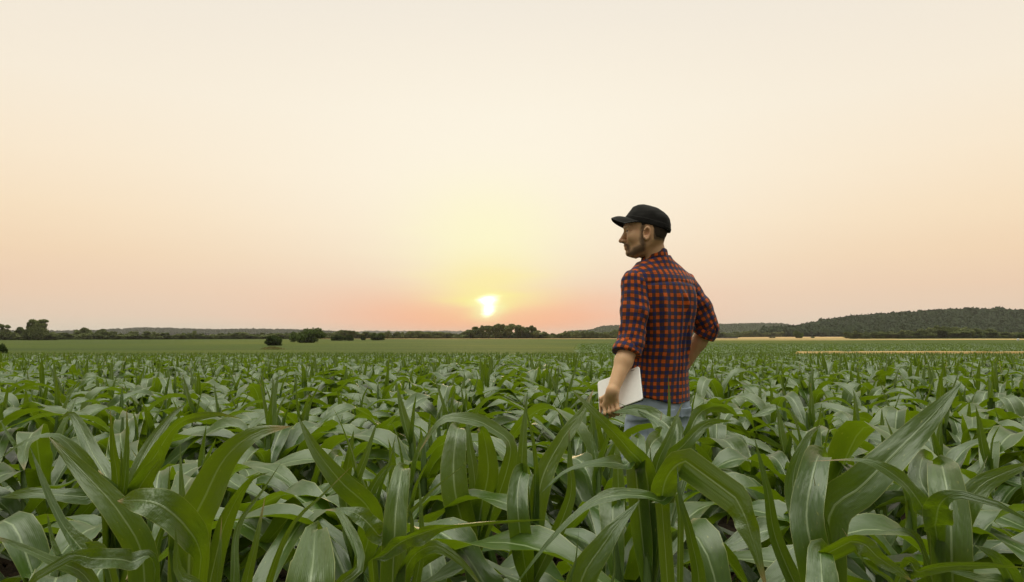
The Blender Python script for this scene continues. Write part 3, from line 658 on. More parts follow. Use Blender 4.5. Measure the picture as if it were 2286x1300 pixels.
# cap: crown, band and peak
CZ = [1.68, 1.70, 1.74, 1.770, 1.785, 1.803, 1.823, 1.837, 1.844]
CF = [.106, .106, .106, .103, .098, .085, .070, .060, .040]; CB = [-.111, -.114, -.121, -.117, -.110, -.094, -.066, -.030, .0]; CW = [.082, .083, .085, .084, .081, .074, .060, .044, .018]
T_CF, T_CB, T_CW = tab(CZ, CF), tab(CZ, CB), tab(CZ, CW)
def cap_raw(p, grow=0.):
    F, L, z = head_local(p); f1 = np.interp(z, *T_CF)+grow; b = np.interp(z, *T_CB)-grow; w_ = np.interp(z, *T_CW)+grow; c = (f1+b)/2; a = np.maximum((f1-b)/2, .003)
    u = (F-c)/a; ww = np.maximum(w_*(1-.10*np.clip(u, -1, 1)), .003); d = (np.sqrt(u*u+(L/ww)**2+1e-9)-1)*np.minimum(a, ww)*.9
    d += n3(p[:, 0]*38, p[:, 1]*38, p[:, 2]*30, 4)*.0022+n3(p[:, 0]*15, p[:, 1]*15, p[:, 2]*22, 8)*.0025
    return np.maximum(d, z-1.8455-grow), F, L, z
capline = lambda F: 1.7365+.29*F-.0*F        # lower edge, rising towards the peak
def cap_sd(p): d, F, L, z = cap_raw(p); return smax(d, capline(F)+.012-z, .006)
def capband_sd(p): d, F, L, z = cap_raw(p, .0022); e = z-capline(F); return smax(smax(d, -e, .003), e-.030, .003)
cap_o = part('cap', cap_sd, Hp(0, 0, 1.66)-.16, Hp(0, 0, 1.9)+.16, .003, M_CAP)
part('cap_band', capband_sd, Hp(0, 0, 1.66)-.16, Hp(0, 0, 1.9)+.16, .003, M_CAP, cap_o)
part('strap', lambda p: smax(smax(cap_raw(p, .006)[0], np.abs(head_local(p)[2]-capline(head_local(p)[0])-.010)-.009, .003), head_local(p)[0]+.085, .003), Hp(0, 0, 1.66)-.16, Hp(0, 0, 1.9)+.16, .003, M_CAP, cap_o)
ns, nt = 33, 13; TV = []
for side in (0, 1):
    for j in range(nt):
        t_ = j/(nt-1)
        for i in range(ns):
            s = -1+2*i/(ns-1); ph_ = s*R(78); rF, rL = .014+.092*math.cos(ph_), .081*math.sin(ph_); rz = capline(rF)+.004+.015*math.cos(ph_)**2
            oF = .104+.066*(1-abs(s)**2.6); oL = .077*s; oz = 1.783-.040*abs(s)**1.7
            k = t_; zz = rz+(oz-rz)*k+.007*math.sin(math.pi*k)*(1-abs(s)*.6)
            TV.append(Hp(rF+(oF-rF)*k, rL+(oL-rL)*k, zz-(.0038 if side else 0))-MB)
g0 = grid_faces(ns, nt); g1 = g0[:, ::-1]+ns*nt; rimi = [j*ns for j in range(nt)][::-1]+list(range(0))+[]
edge = [(0, i) for i in range(ns)]+[(j, ns-1) for j in range(1, nt)]+[(nt-1, i) for i in range(ns-2, -1, -1)]+[(j, 0) for j in range(nt-2, 0, -1)]
ei = np.array([j*ns+i for j, i in edge]); rim = np.stack([ei, np.roll(ei, -1), np.roll(ei, -1)+ns*nt, ei+ns*nt], 1)
obj('peak', mesh_np('peak', np.array(TV), np.concatenate([g0, g1, rim])), M_CAP, cap_o)
# shirt
def shirt_fold(p, l, f, a, b):
    ang = np.arctan2(l/a, -f/b); u = ang*.155; z = p[:, 2]
    low = sstep(z, 1.50, 1.30)
    d = n3(u*15+z*1.2, z*2.6, 0., 11)*.012*low+n3(u*32-z*2, z*4, 2., 12)*.006*low+n3(u*7, z*17, 5., 13)*.0045*sstep(z, 1.22, 1.08)
    # the pleat running down from the yoke and the slant fold it opens into
    for (u0, z0, u1, z1, wd, am) in ((-.005, 1.43, -.075, 1.12, .012, .011), (.012, 1.43, .005, 1.0, .009, .006), (.085, 1.42, .10, 1.15, .012, .008), (-.03, 1.40, -.02, .95, .010, .006)):
        k = np.clip((z0-z)/(z0-z1), 0, 1); uu = u0+(u1-u0)*k; d += 1.4*am*np.exp(-((u-uu)/wd)**2)*sstep(z, z0+.01, z0-.06)*sstep(z, z1-.12, z1+.05)
    d = np.clip(d, -.008, .024)
    yoke = 1.462-.25*np.abs(u)*.4; d -= .004*np.exp(-((z-yoke)/.007)**2)
    return d, u
def shirt_raw(p):
    l, f, a, b = torso_local(p); d = torso_sd(p, .015); fo, u = shirt_fold(p, l, f, a, b); d = d-fo
    for J in (JL, JR): d = smin(d, chain(p, [P(1466, 585, 3.38)-UP*.012, J*.5+P(1466, 588, 3.38)*.5-UP*.006, J+UP*.002], [.060, .059, .060], .02), .03)
    return d, l, f, u
def hem(l, f): return .905-.036*np.cos(np.clip(l/.17, -1.2, 1.2)*1.6)-.026*sstep(-l, .06, .15)
def shirt_sd(p):
    d, l, f, u = shirt_raw(p); d = smax(d, hem(l, f)-p[:, 2], .006); return smax(d, p[:, 2]-1.583-.22*(p[:, 0]-xpx(1466)), .006)
def shirt_attrs(V):
    l, f, a, b = torso_local(V); ang = np.arctan2(l/np.maximum(a, .15), -f/np.maximum(b, .1)); z = V[:, 2]
    fo, _ = shirt_fold(V, l, f, np.maximum(a, .15), np.maximum(b, .1)); u = ang*.155*np.interp(z, [.85, 1.08, 1.4, 1.6], [1.05, 1.0, 1.12, 1.12]); up = sstep(z, 1.40, 1.52)
    u = u*(1-up)+l*up*1.02; v = z-np.abs(l)*.18*up*0+np.where(z > 1.5, (-f)*-.45, 0)*up
    u = u+.4*fo*(1-up); v = v+.5*n3(u*6, z*6, 3., 77)*.012
    return {'puv': np.stack([u, v, 0*u], -1)}
shirt = part('shirt', shirt_sd, np.array([xpx(1370), 3.1, .83]), np.array([xpx(1600), 3.75, 1.64]), .003, M_PLAID, attrs=shirt_attrs)
def sleeve(name_pts, rs, cutdir, cut, seed, wr):
    A_ = np.array(name_pts)
    def sd(p):
        d = chain(p, A_, rs, .02); ab = A_[-1]-A_[0]; L = np.linalg.norm(ab); t = ((p-A_[0])@ab)/L
        q = p-A_[0]; a = (ab/L); e1 = np.cross(a, np.array([.3, -.9, .1])); e1 /= np.linalg.norm(e1); e2 = np.cross(a, e1); an = np.arctan2(q@e1, q@e2)
        d -= n3(an*1.1, t*20+an*1.5, 1., seed)*wr*sstep(t, .05, .18)+n3(an*2, t*42, 1., seed+1)*wr*.4
        return smax(d, (p-cut)@cutdir, .004)
    return sd
def sleeve_attrs(pts):
    A_ = np.array(pts); ab = A_[-1]-A_[0]; L = np.linalg.norm(ab); a = ab/L; e1 = np.cross(a, np.array([.25, -.95, .1])); e1 /= np.linalg.norm(e1); e2 = np.cross(a, e1)
    def fn(V):
        q = V-A_[0]; t = q@a; i = np.clip(t/L, 0, 1); c = np.stack([np.interp(i, np.linspace(0, 1, len(A_)), A_[:, k]) for k in range(3)], -1); q = V-c
        return {'puv': np.stack([np.arctan2(q@e1, q@e2)*.066, t+.013, 0*t], -1)}
    return fn
sl = [JL+UP*.0, P(1417, 700, 3.265), EL, P(1398, 797, 3.215)]; cl_ = P(1399, 786, 3.22); cdl = P(1396, 798, 3.21)-P(1404, 760, 3.24); cdl /= np.linalg.norm(cdl)
b0, b1 = np.array([xpx(1330), 2.95, .9]), np.array([xpx(1640), 3.85, 1.62])
part('sleeve', sleeve(sl, [.0635, .0685, .060, .058], cdl, cl_-cdl*.012, 31, .007), b0, b1, .003, M_PLAID, shirt, sleeve_attrs(sl))
part('cuff', lambda p: smax(sleeve([EL, cl_, P(1397, 800, 3.21)], [.061, .0645, .0645], cdl, cl_+cdl*.010, 37, .004)(p), (cl_-cdl*.050-p)@cdl, .006), b0, b1, .003, M_PLAID, shirt, sleeve_attrs([EL+tu*.01, P(1397, 800, 3.21)]))
fa = WR-ER; fa /= np.linalg.norm(fa); sr = [JR+UP*.002, (JR+ER)/2+np.array([.006, 0, .0]), ER]
part('sleeve', sleeve(sr, [.063, .064, .060], ER-JR, ER+(ER-JR)*9, 41, .009), b0, b1, .003, M_PLAID, shirt, sleeve_attrs(sr))
part('cuff', lambda p: sleeve([ER, ER+fa*.03, ER+fa*.075], [.058, .061, .062], fa, ER+fa*.052, 47, .007)(p), b0, b1, .003, M_PLAID, shirt, sleeve_attrs([ER, ER+fa*.07]))
# collar: stand and fall, swept round the neck
nc_ = 60; prof = [(.059, -.008), (.0585, .012), (.0585, .030), (.0605, .034), (.0635, .029), (.0675, .006), (.0705, -.008), (.066, -.012)]; CV, CU = [], []
cc = P(1461, 579, 3.385)
for i in range(nc_):
    ph_ = 2*math.pi*i/nc_; dirn = FW*math.cos(ph_)+LT*math.sin(ph_); fr = .5+.5*math.cos(ph_); lift = -.052*fr**1.2+.006*(1-fr)
    for j, (r_, h_) in enumerate(prof):
        CV.append(cc+dirn*r_*(1.0+.06*fr)+UP*(lift+h_+.010)-MB); CU.append((ph_*.07, h_*(1 if j < 4 else 1)+.02, 0))
obj('collar', mesh_np('collar', np.array(CV), grid_faces(len(prof), nc_+1) % (nc_*len(prof)), attrs={'puv': np.array(CU)}), M_PLAID, shirt)
# jeans, pockets, boots
def jeans_sd(p):
    z = p[:, 2]; d = torso_sd(p, -.001); d = smax(d, z-.945, .01)
    for H_, K, A_ in ((HIPL, KNL, ANL), (HIPR, KNR, ANR)): d = smin(d, chain(p, [H_, K, K+(A_-K)*.45, A_+UP*.02], [.086, .072, .066, .058], .03), .03)
    d -= n3(p[:, 0]*13, p[:, 1]*13, z*26, 61)*.005+n3(p[:, 0]*30, p[:, 1]*30, z*40, 62)*.002
    return smax(d, .07-z, .004)
part('jeans', jeans_sd, lo, np.array([hi[0], hi[1], 1.02]), .004, M_DENIM)
jeans_o = man.children[-1] if False else [o for o in man.children if o.name.startswith('jeans')][0]
for lx in (.085, -.085):
    def pk(p, lx=lx):
        l, f, a, b = torso_local(p); z = p[:, 2]; e = np.maximum(np.abs(l-lx)-.062, np.maximum(z-.845, .70+.25*0+np.abs(l-lx)*.35-z)); return smax(smax(jeans_sd(p)-.0025, e, .003), f+.02, .003)
    part('pocket', pk, np.array([lo[0], 3.1, .66]), np.array([hi[0], 3.7, .90]), .003, M_DENIM, jeans_o)
M_BOOT = plain('boot_leather', (.09, .05, .028, 1), .6)
for A_ in (ANL, ANR):
    part('boot', lambda p, A_=A_: smax(smin(smin(caps(p, A_+UP*.06, A_-UP*.03, .056, .05), chain(p, [A_-UP*.045-FW*.03, A_+FW*.08-UP*.045, A_+FW*.17-UP*.055], [.044, .044, .036], .02), .03), caps(p, A_-UP*.03, A_+UP*.05, .05), .02), .004-p[:, 2], .004), A_-np.array([.25, .25, .12]), A_+np.array([.25, .25, .14]), .004, M_BOOT)
# tablet
def rrect(p, a0, a1, b0, b1, r, n0, n1):
    q = p-tO; a, b, n = q@tu, q@tv, q@tn; dx_ = np.abs(a-(a0+a1)/2)-(a1-a0)/2+r; dy_ = np.abs(b-(b0+b1)/2)-(b1-b0)/2+r
    d2 = np.minimum(np.maximum(dx_, dy_), 0)+np.hypot(np.maximum(dx_, 0), np.maximum(dy_, 0))-r; return smax(d2, np.abs(n-(n0+n1)/2)-(n1-n0)/2, .002)
tab = thing('tablet', 'white tablet computer with a dark edge carried low in the man\'s hand', 'tablet', tuple(tO))
tl, th_ = tO-.25, tO+.35
part('back_shell', lambda p: rrect(p, 0, TW, 0, TH, .012, .001, .008), tl, th_, .002, plain('white_plastic', (.86, .85, .83, 1), .28), tab, None, tO)
part('front_glass', lambda p: rrect(p, 0, TW, 0, TH, .012, -.005, .0015), tl, th_, .002, plain('black_glass', (.012, .012, .016, 1), .12), tab, None, tO)
part('camera_slot', lambda p: rrect(p, TW-.045, TW-.026, .010, .014, .0018, .006, .0088), Tp(TW-.06, 0, -.02)-.06, Tp(TW-.02, .02, .02)+.06, .0012, plain('slot_dark', (.05, .045, .04, 1), .4), tab, None, tO)

# ------------------------------------------------------------------ maize
def leaf_mesh(cl, S, N, width, fold, ruffle, ph, nc, v=None):
    """centre line cl (n,3), side S, normal N, half width (n,), fold angle (n,)"""
    n = len(cl); s = np.linspace(0, 1, n) if v is None else v; c = np.linspace(-1, 1, nc)
    w_ = width[:, None]; ac = np.abs(c)[None, :]
    x = w_*c[None, :]*np.cos(fold)[:, None]; zz = w_*ac*np.sin(fold)[:, None]
    side = np.where(c < 0, 0., 2.1)[None, :]
    zz = zz+ruffle*w_*(ac**1.6)*np.sin(s[:, None]*ph[0]+ph[1]+side)*sstep(s, .05, .25)[:, None]
    V = cl[:, None]+S[:, None]*x[..., None]+N[:, None]*zz[..., None]
    U = np.stack(np.broadcast_arrays((c[None]+1)/2, s[:, None]), -1)
    return V.reshape(-1, 3), grid_faces(nc, n), U.reshape(-1, 2)
def wprofile(s, spike=False):
    if spike: return np.clip(np.minimum(.55+.45*sstep(s, 0, .3), 1)*(1-np.clip((s-.25)/.75, 0, 1)**1.35), 0.012, 1)
    return np.clip((.5+.5*sstep(s, 0, .30))*(1-np.clip((s-.42)/.58, 0, 1)**1.9), 0.012, 1)
def grown_leaf(base, az, L, W, t0, t1, sb, wb, tw, drift, spike, rg, nseg, nc):
    s = np.linspace(0, 1, nseg+1); sg = 1/(1+np.exp(-(s-sb)/wb)); sg = (sg-sg[0])/(sg[-1]-sg[0]+1e-9)
    th = t0+(t1-t0)*sg+.10*np.sin(s*rg.uniform(5, 9)+rg.uniform(0, 6)); a = az+drift*s*s
    T = np.stack([np.sin(th)*np.cos(a), np.sin(th)*np.sin(a), np.cos(th)], -1)
    ds = L/nseg; cl = base+np.concatenate([[[0, 0, 0]], np.cumsum((T[1:]+T[:-1])/2*ds, 0)])
    S0 = np.stack([-np.sin(a), np.cos(a), 0*a], -1); N0 = np.cross(T, S0); tau = tw*s**1.5
    S = S0*np.cos(tau)[:, None]+N0*np.sin(tau)[:, None]; N = np.cross(T, S)
    fold = (.75 if spike else .62)*(1-s)**1.6+(.22 if spike else .06)+.12*sg*(s < .9)
    return leaf_mesh(cl, S, N, wprofile(s, spike)*W/2, fold, 0.05 if spike else rg.uniform(.2, .5), (rg.uniform(14, 24), rg.uniform(0, 6)), nc, s)
def plant_parts(seed, nseg, nc, skip=0, hs=1.12):
    rg = np.random.default_rng(seed); out = []; plane = 0.0; n = 10
    hts = np.array([.10, .15, .21, .27, .33, .39, .45, .50, .54, .57])*hs
    Ls = np.array([.46, .58, .70, .80, .88, .90, .72, .64, .32, .24]); Ws = np.array([.056, .070, .083, .091, .096, .096, .090, .076, .052, .035])
    lean = rg.normal(0, .02, 2)
    for i in range(skip, n):
        azm = plane+(math.pi if i % 2 else 0)+rg.normal(0, .32)+i*.06
        if i >= 8 and rg.random() < .35: continue
        spike = i >= 8; base = np.array([lean[0]*hts[i], lean[1]*hts[i], hts[i]])
        L = Ls[i]*rg.uniform(.88, 1.15); W = Ws[i]*rg.uniform(.9, 1.15)
        if spike: t0 = rg.uniform(.02, .22); t1 = t0+rg.uniform(.05, .35); sb, wb = .6, .2
        else:
            t0 = rg.uniform(.55, .95) if i < 4 else rg.uniform(.38, .78); t1 = rg.uniform(1.9, 2.9); sb = rg.uniform(.28, .52)
            wb = rg.choice([.02, .045, .09, .14], p=[.10, .22, .38, .30])
            if i >= 5 and rg.random() < .0: t1 = rg.uniform(.6, 1.2)
        out.append(grown_leaf(base, azm, L, W, max(t0, .05), t1, sb, wb, rg.normal(0, .55), rg.normal(0, .45), spike, rg, nseg, nc))
    st = tube([(0, 0, -.03), (lean[0]*.2, lean[1]*.2, .2*hs), (lean[0]*.4, lean[1]*.4, .4*hs), (lean[0]*.56, lean[1]*.56, .56*hs), (lean[0]*.6, lean[1]*.6, .66*hs)], [.015, .015, .013, .010, .004], 8)
    return st, out
NV = 18
PROTO = []
for k in range(NV):
    st, lv = plant_parts(1000+k, 22, 7)
    PROTO.append((mesh_np('stalk', *st), [mesh_np('leaf', *q) for q in lv]))
MAN_X = float(P(1476, 880, 3.4)[0]); MAN_Y = 3.4
# plants on rows running away from the camera
crg = np.random.default_rng(21); SP = []
for k in range(-70, 70):
    rx = .375+.75*k
    n = int(66/.19); ys = -1.0+np.arange(n)*.19+crg.normal(0, .035, n); xs = rx+crg.normal(0, .045, n)
    SP.append(np.stack([xs, ys], -1))
SP = np.concatenate(SP)
yl = 57.0+.8*np.sin(SP[:, 0]*.3)
ok = (SP[:, 1] < yl) & (np.abs(SP[:, 0]) < .80*np.maximum(SP[:, 1], 0)+1.3) & (np.hypot(SP[:, 0]-MAN_X, SP[:, 1]-MAN_Y) > .30)
ok &= ~((np.hypot(SP[:, 0]-1.0, SP[:, 1]-3.55) < .3)) & (SP[:, 1] > .25)
spx = CX+SP[:, 0]/np.maximum(SP[:, 1], .1)*FPX
ok &= ~((spx > 955) & (spx < 1135) & (SP[:, 1] < 2.9)) & ~((spx > 1375) & (spx < 1565) & (SP[:, 1] > 2.2) & (SP[:, 1] < 3.1)) & ~((spx < 75) & (SP[:, 1] < 2.7))
hero_zone = (SP[:, 1] < 1.75) & (np.abs(SP[:, 0]) < .80*SP[:, 1]+.25)
ok &= ~hero_zone
SP = SP[ok]; SP = SP[np.argsort(np.hypot(SP[:, 0], SP[:, 1]))]
# the plants standing closest to the camera, leaf by leaf: (photo x, photo y, forward distance), width in photo pixels, roll
def catmull(p, n):
    p = np.asarray(p, float); d = np.concatenate([[0], np.cumsum(np.linalg.norm(np.diff(p, axis=0), axis=1)**.5)])
    m = np.empty_like(p); m[1:-1] = (p[2:]-p[:-2])/(d[2:]-d[:-2])[:, None]; m[0] = (p[1]-p[0])/(d[1]-d[0]); m[-1] = (p[-1]-p[-2])/(d[-1]-d[-2])
    t = np.linspace(0, d[-1], n*4); k = np.clip(np.searchsorted(d, t, side='right')-1, 0, len(p)-2); h = (d[k+1]-d[k])[:, None]; u = (t-d[k])[:, None]/h
    q = (2*u**3-3*u**2+1)*p[k]+(u**3-2*u**2+u)*h*m[k]+(-2*u**3+3*u**2)*p[k+1]+(u**3-u**2)*h*m[k+1]
    L = np.concatenate([[0], np.cumsum(np.linalg.norm(np.diff(q, axis=0), axis=1))]); tt = np.linspace(0, L[-1], n)
    return np.stack([np.interp(tt, L, q[:, i]) for i in range(q.shape[1])], -1)
def shaped_leaf(pts, wpx, roll, spike, foot, rg, blunt=False):
    w3 = [P(*q[:3]) for q in pts]; r = roll if isinstance(roll, (list, tuple)) else [roll]*len(pts)
    if foot is not None:
        b = np.array([foot[0], foot[1], min(max(w3[0][2]-.10, .18), .56)])
        if np.linalg.norm(b-w3[0]) > .05: w3 = [b]+w3; r = [r[0]]+list(r)
    q = catmull(np.concatenate([np.array(w3), np.array(r)[:, None]], 1), 30); cl = q[:, :3]; rho = np.radians(q[:, 3])
    T = np.gradient(cl, axis=0); T /= np.linalg.norm(T, axis=1)[:, None]
    Vd = np.array([0, 0, CAMZ])-cl; S = np.cross(Vd, T); S /= np.linalg.norm(S, axis=1)[:, None]; N = np.cross(T, S)
    S2 = S*np.cos(rho)[:, None]+N*np.sin(rho)[:, None]; N2 = np.cross(T, S2)
    D = np.mean([p[2] for p in pts]); s = np.linspace(0, 1, 30); wp = wprofile(s, spike)
    if blunt: wp = np.where(s > .5, np.maximum(wp, .9*(1-sstep(s, .86, 1.0))+.02), wp)
    bent = pts[-1][2]-pts[-2][2] > .05
    fold = .42+0*s if bent else (.5 if spike else .34)*(1-s)**1.3+(.25 if spike else .10)
    return leaf_mesh(cl, S2, N2, wp*wpx*D/FPX/2, fold, .05 if spike else rg.uniform(.22, .42), (rg.uniform(13, 22), rg.uniform(0, 6)), 9, s)
HERO = [
 # (label, stalk px, stalk distance, leaves)
 ('maize plant with a tuft of upright pale-green spears by the dark bare soil', 268, 1.62, [
  ([(262, 1095, 1.6), (252, 1000, 1.57), (246, 915, 1.55)], 44, 5, True),
  ([(276, 1100, 1.6), (284, 1000, 1.6), (283, 905, 1.6)], 32, -20, True),
  ([(268, 1110, 1.58), (272, 1060, 1.56), (270, 985, 1.55)], 26, 0, True),
  ([(250, 1110, 1.6), (205, 1010, 1.65), (160, 925, 1.7), (130, 940, 1.72)], 46, 10, False),
  ([(290, 1110, 1.6), (345, 1020, 1.6), (400, 945, 1.55), (480, 925, 1.5), (540, 935, 1.5)], 40, 30, False),
  ([(290, 1100, 1.62), (330, 1000, 1.7), (380, 930, 1.8), (418, 900, 1.9)], 34, 20, False),
  ([(260, 1120, 1.58), (200, 1050, 1.5), (130, 975, 1.45), (60, 985, 1.4), (0, 1025, 1.4)], 42, 50, False),
  ([(255, 1130, 1.6), (180, 1110, 1.5), (70, 1103, 1.45), (0, 1110, 1.45)], 40, [20, 40, 30, 20], False),
  ([(300, 1120, 1.6), (330, 1060, 1.55), (360, 1020, 1.5), (355, 990, 1.45)], 50, 0, False)]),
 ('maize plant whose long dark blade slants up beside the withered twisted leaf', 345, 1.22, [
  ([(320, 1260, 1.18), (270, 1150, 1.16), (190, 1060, 1.16), (108, 975, 1.2)], 66, -5, False),
  ([(250, 1290, 1.2), (185, 1230, 1.2), (122, 1140, 1.2), (66, 995, 1.22)], 52, [10, 25, 40, 30], True),
  ([(350, 1300, 1.15), (290, 1255, 1.08), (210, 1248, 1.02), (150, 1245, 1.0), (95, 1275, .98), (50, 1330, .97)], 50, [60, 40, 10, -10, -10, 0], False),
  ([(200, 1300, 1.2), (110, 1250, 1.15), (30, 1215, 1.12), (-40, 1190, 1.1)], 40, 35, False),
  ([(345, 1250, 1.25), (372, 1150, 1.25), (380, 1075, 1.25)], 30, 0, True)]),
 ('maize plant with one very broad grey-green leaf leaning up to the right over the spears', 445, 1.32, [
  ([(425, 1200, 1.32), (462, 1100, 1.3), (505, 1020, 1.3), (570, 968, 1.32), (650, 952, 1.36)], 86, 0, False),
  ([(440, 1310, 1.2), (450, 1250, 1.15), (418, 1180, 1.1), (350, 1125, 1.08), (262, 1118, 1.1)][::1], 70, [10, 10, 5, 10, 20], False),
  ([(490, 1210, 1.3), (520, 1130, 1.28), (560, 1070, 1.25), (600, 1055, 1.25)], 44, 15, False),
  ([(410, 1160, 1.35), (405, 1080, 1.36), (402, 990, 1.38)], 34, 0, True),
  ([(380, 1180, 1.3), (376, 1110, 1.3), (380, 1030, 1.3)], 30, 15, True)]),
 ('maize plant with three bright green spears crossing the bottom edge', 505, 1.0, [
  ([(545, 1330, .98), (570, 1215, .98), (592, 1110, 1.0)], 52, 5, True),
  ([(482, 1340, 1.0), (490, 1240, 1.0), (495, 1155, 1.02)], 36, -5, True),
  ([(520, 1330, 1.02), (530, 1180, 1.05), (590, 1090, 1.08), (628, 1032, 1.1)], 34, 25, True),
  ([(455, 1340, .96), (400, 1280, .95), (392, 1180, .95)], 44, 10, False),
  ([(590, 1330, .95), (650, 1175, .95), (720, 1105, .97), (786, 1040, 1.0)], 30, 30, True)]),
 ('maize plant with a pale broad leaf snapped over flat near the bottom edge', 690, .93, [
  ([(690, 1340, .80), (698, 1260, .84), (702, 1205, .89), (706, 1180, .925), (714, 1196, .985)], 124, [0, 0, 0, 0, 0], False),
  ([(640, 1340, .92), (645, 1290, .9), (648, 1220, .9)], 20, 0, True),
  ([(740, 1340, .95), (800, 1260, 1.0), (760, 1150, 1.05), (725, 1138, 1.1)], 40, 30, False)]),
 ('maize plant sending one long thin leaf sideways above the bare soil gap', 872, 1.18, [
  ([(812, 1330, 1.08), (862, 1238, 1.06), (950, 1188, 1.06), (1060, 1166, 1.1), (1226, 1160, 1.16)], 42, [10, 15, 45, 60, 70], False),
  ([(880, 1215, 1.14), (884, 1140, 1.16), (892, 1080, 1.19), (898, 1046, 1.25), (905, 1055, 1.38)], 56, 0, False),
  ([(938, 1250, 1.15), (940, 1150, 1.15), (934, 1050, 1.17)], 32, 0, True),
  ([(870, 1220, 1.2), (950, 1110, 1.22), (1040, 1035, 1.25)], 26, 30, True),
  ([(880, 1250, 1.18), (845, 1195, 1.14), (790, 1145, 1.12), (725, 1138, 1.12)], 46, [0, 10, 30, 40], False),
  ([(920, 1190, 1.2), (900, 1100, 1.2), (918, 1040, 1.2)], 22, 0, True),
  ([(900, 1290, 1.15), (960, 1220, 1.1), (1030, 1255, 1.07), (1090, 1330, 1.05)], 40, 20, False)]),
 ('maize plant with paired upright blades before the darkest gap in the rows', 805, 1.85, [
  ([(828, 1150, 1.7), (760, 1075, 1.62), (705, 1005, 1.6), (665, 930, 1.62)], 56, -5, False),
  ([(792, 1100, 1.85), (820, 1010, 1.85), (845, 932, 1.87)], 36, -10, True),
  ([(770, 1095, 1.9), (778, 1030, 1.9), (790, 960, 1.9)], 34, 10, False),
  ([(800, 1110, 1.85), (745, 1060, 1.8), (750, 1018, 1.86), (765, 1022, 2.0)], 44, 0, False),
  ([(820, 1120, 1.85), (870, 1040, 1.9), (900, 1060, 1.9)], 34, 30, False)]),
 ('maize plant arching one dark leaf over like a bridge in front of the middle gap', 1060, 2.0, [
  ([(1140, 1010, 2.0), (1095, 955, 1.98), (1040, 935, 1.95), (985, 940, 1.92), (935, 1010, 1.9)], 42, 40, False),
  ([(1020, 1120, 1.92), (1012, 1040, 1.94), (1020, 965, 2.0), (1022, 955, 2.14)], 62, 0, False),
  ([(1075, 1130, 2.0), (1090, 1050, 1.97), (1078, 965, 1.92), (1065, 960, 1.85)], 52, 0, False),
  ([(1060, 1080, 2.02), (1048, 990, 2.05), (1040, 900, 2.1)], 34, 0, True)]),
 ('maize plant with slim spears and a pale drooping leaf left of the man', 1180, 1.75, [
  ([(1165, 1090, 1.75), (1168, 980, 1.75), (1178, 872, 1.78)], 44, 0, True),
  ([(1195, 1100, 1.75), (1190, 990, 1.72), (1168, 890, 1.7)], 26, 40, True),
  ([(1160, 1180, 1.64), (1155, 1110, 1.66), (1165, 1055, 1.73), (1185, 1062, 1.88)], 50, 0, False),
  ([(1205, 1090, 1.76), (1250, 990, 1.8), (1300, 920, 1.85), (1325, 870, 1.9)], 44, 15, False),
  ([(1270, 1120, 1.72), (1272, 1030, 1.72), (1270, 955, 1.74)], 38, 5, True)]),
 ('maize plant with an arched leaf and steep blades rising before the man\'s hips', 1440, 1.72, [
  ([(1445, 1070, 1.7), (1400, 1000, 1.62), (1350, 945, 1.58), (1275, 868, 1.6)], 46, 0, False),
  ([(1463, 1060, 1.72), (1492, 980, 1.72), (1524, 898, 1.75)], 46, 5, True),
  ([(1488, 965, 2.1), (1494, 910, 2.1), (1492, 838, 2.12)], 30, 0, True),
  ([(1430, 1075, 1.7), (1390, 1038, 1.62), (1330, 1034, 1.56), (1265, 1052, 1.52), (1208, 1100, 1.5)], 36, [20, 40, 50, 45, 40], False),
  ([(1420, 1060, 1.68), (1422, 1012, 1.7), (1425, 980, 1.76), (1420, 985, 1.9)], 46, 0, False),
  ([(1450, 1110, 1.72), (1454, 1060, 1.72), (1450, 985, 1.74)], 18, 0, True),
  ([(1510, 1010, 1.95), (1498, 962, 2.0), (1460, 930, 2.05), (1415, 915, 2.1), (1368, 922, 2.15)], 42, [10, 20, 35, 40, 30], False),
  ([(1530, 1060, 1.9), (1536, 985, 1.95), (1560, 925, 2.0), (1605, 905, 2.05), (1650, 930, 2.1)], 38, [0, 15, 30, 40, 20], False),
  ([(1472, 1040, 1.95), (1468, 980, 2.0), (1478, 918, 2.05)], 26, -10, True),
  ([(1500, 1040, 1.9), (1512, 980, 1.95), (1508, 940, 2.0), (1498, 946, 2.12)], 40, 0, False),
  ([(1440, 1060, 1.76), (1475, 965, 1.95), (1420, 915, 2.1), (1375, 898, 2.2)], 38, [0, 25, 40, 40], False),
  ([(1478, 1060, 1.74), (1530, 990, 1.76), (1580, 945, 1.8), (1640, 940, 1.82)], 44, 25, False)]),
 ('maize plant with a big dark leaf hooping over toward the bottom edge', 1500, 1.16, [
  ([(1560, 1330, 1.12), (1540, 1190, 1.1), (1518, 1110, 1.1), (1512, 1038, 1.12)], 50, 0, True),
  ([(1482, 1190, 1.18), (1478, 1110, 1.17), (1495, 1055, 1.15), (1540, 1028, 1.13), (1585, 1040, 1.1), (1640, 1110, 1.06), (1680, 1205, 1.03), (1715, 1330, 1.0)], 68, [10, 15, 20, 25, 25, 25, 15, 10], False),
  ([(1300, 1340, 1.05), (1355, 1205, 1.06), (1428, 1118, 1.1)], 84, 0, False),
  ([(1520, 1170, 1.2), (1470, 1118, 1.15), (1400, 1105, 1.12), (1318, 1125, 1.1), (1235, 1200, 1.07), (1140, 1320, 1.05)], 36, [30, 45, 50, 40, 35, 30], False),
  ([(1370, 1340, 1.02), (1372, 1270, 1.02), (1370, 1190, 1.03)], 24, 20, True),
  ([(1282, 1330, 1.04), (1286, 1250, 1.04), (1292, 1185, 1.05)], 24, 0, True)]),
 ('maize plant with the single widest blade sweeping up to the upper right', 1845, 1.36, [
  ([(1850, 1160, 1.35), (1925, 1085, 1.34), (2010, 1000, 1.34), (2085, 925, 1.36), (2148, 852, 1.4)], 84, -5, False),
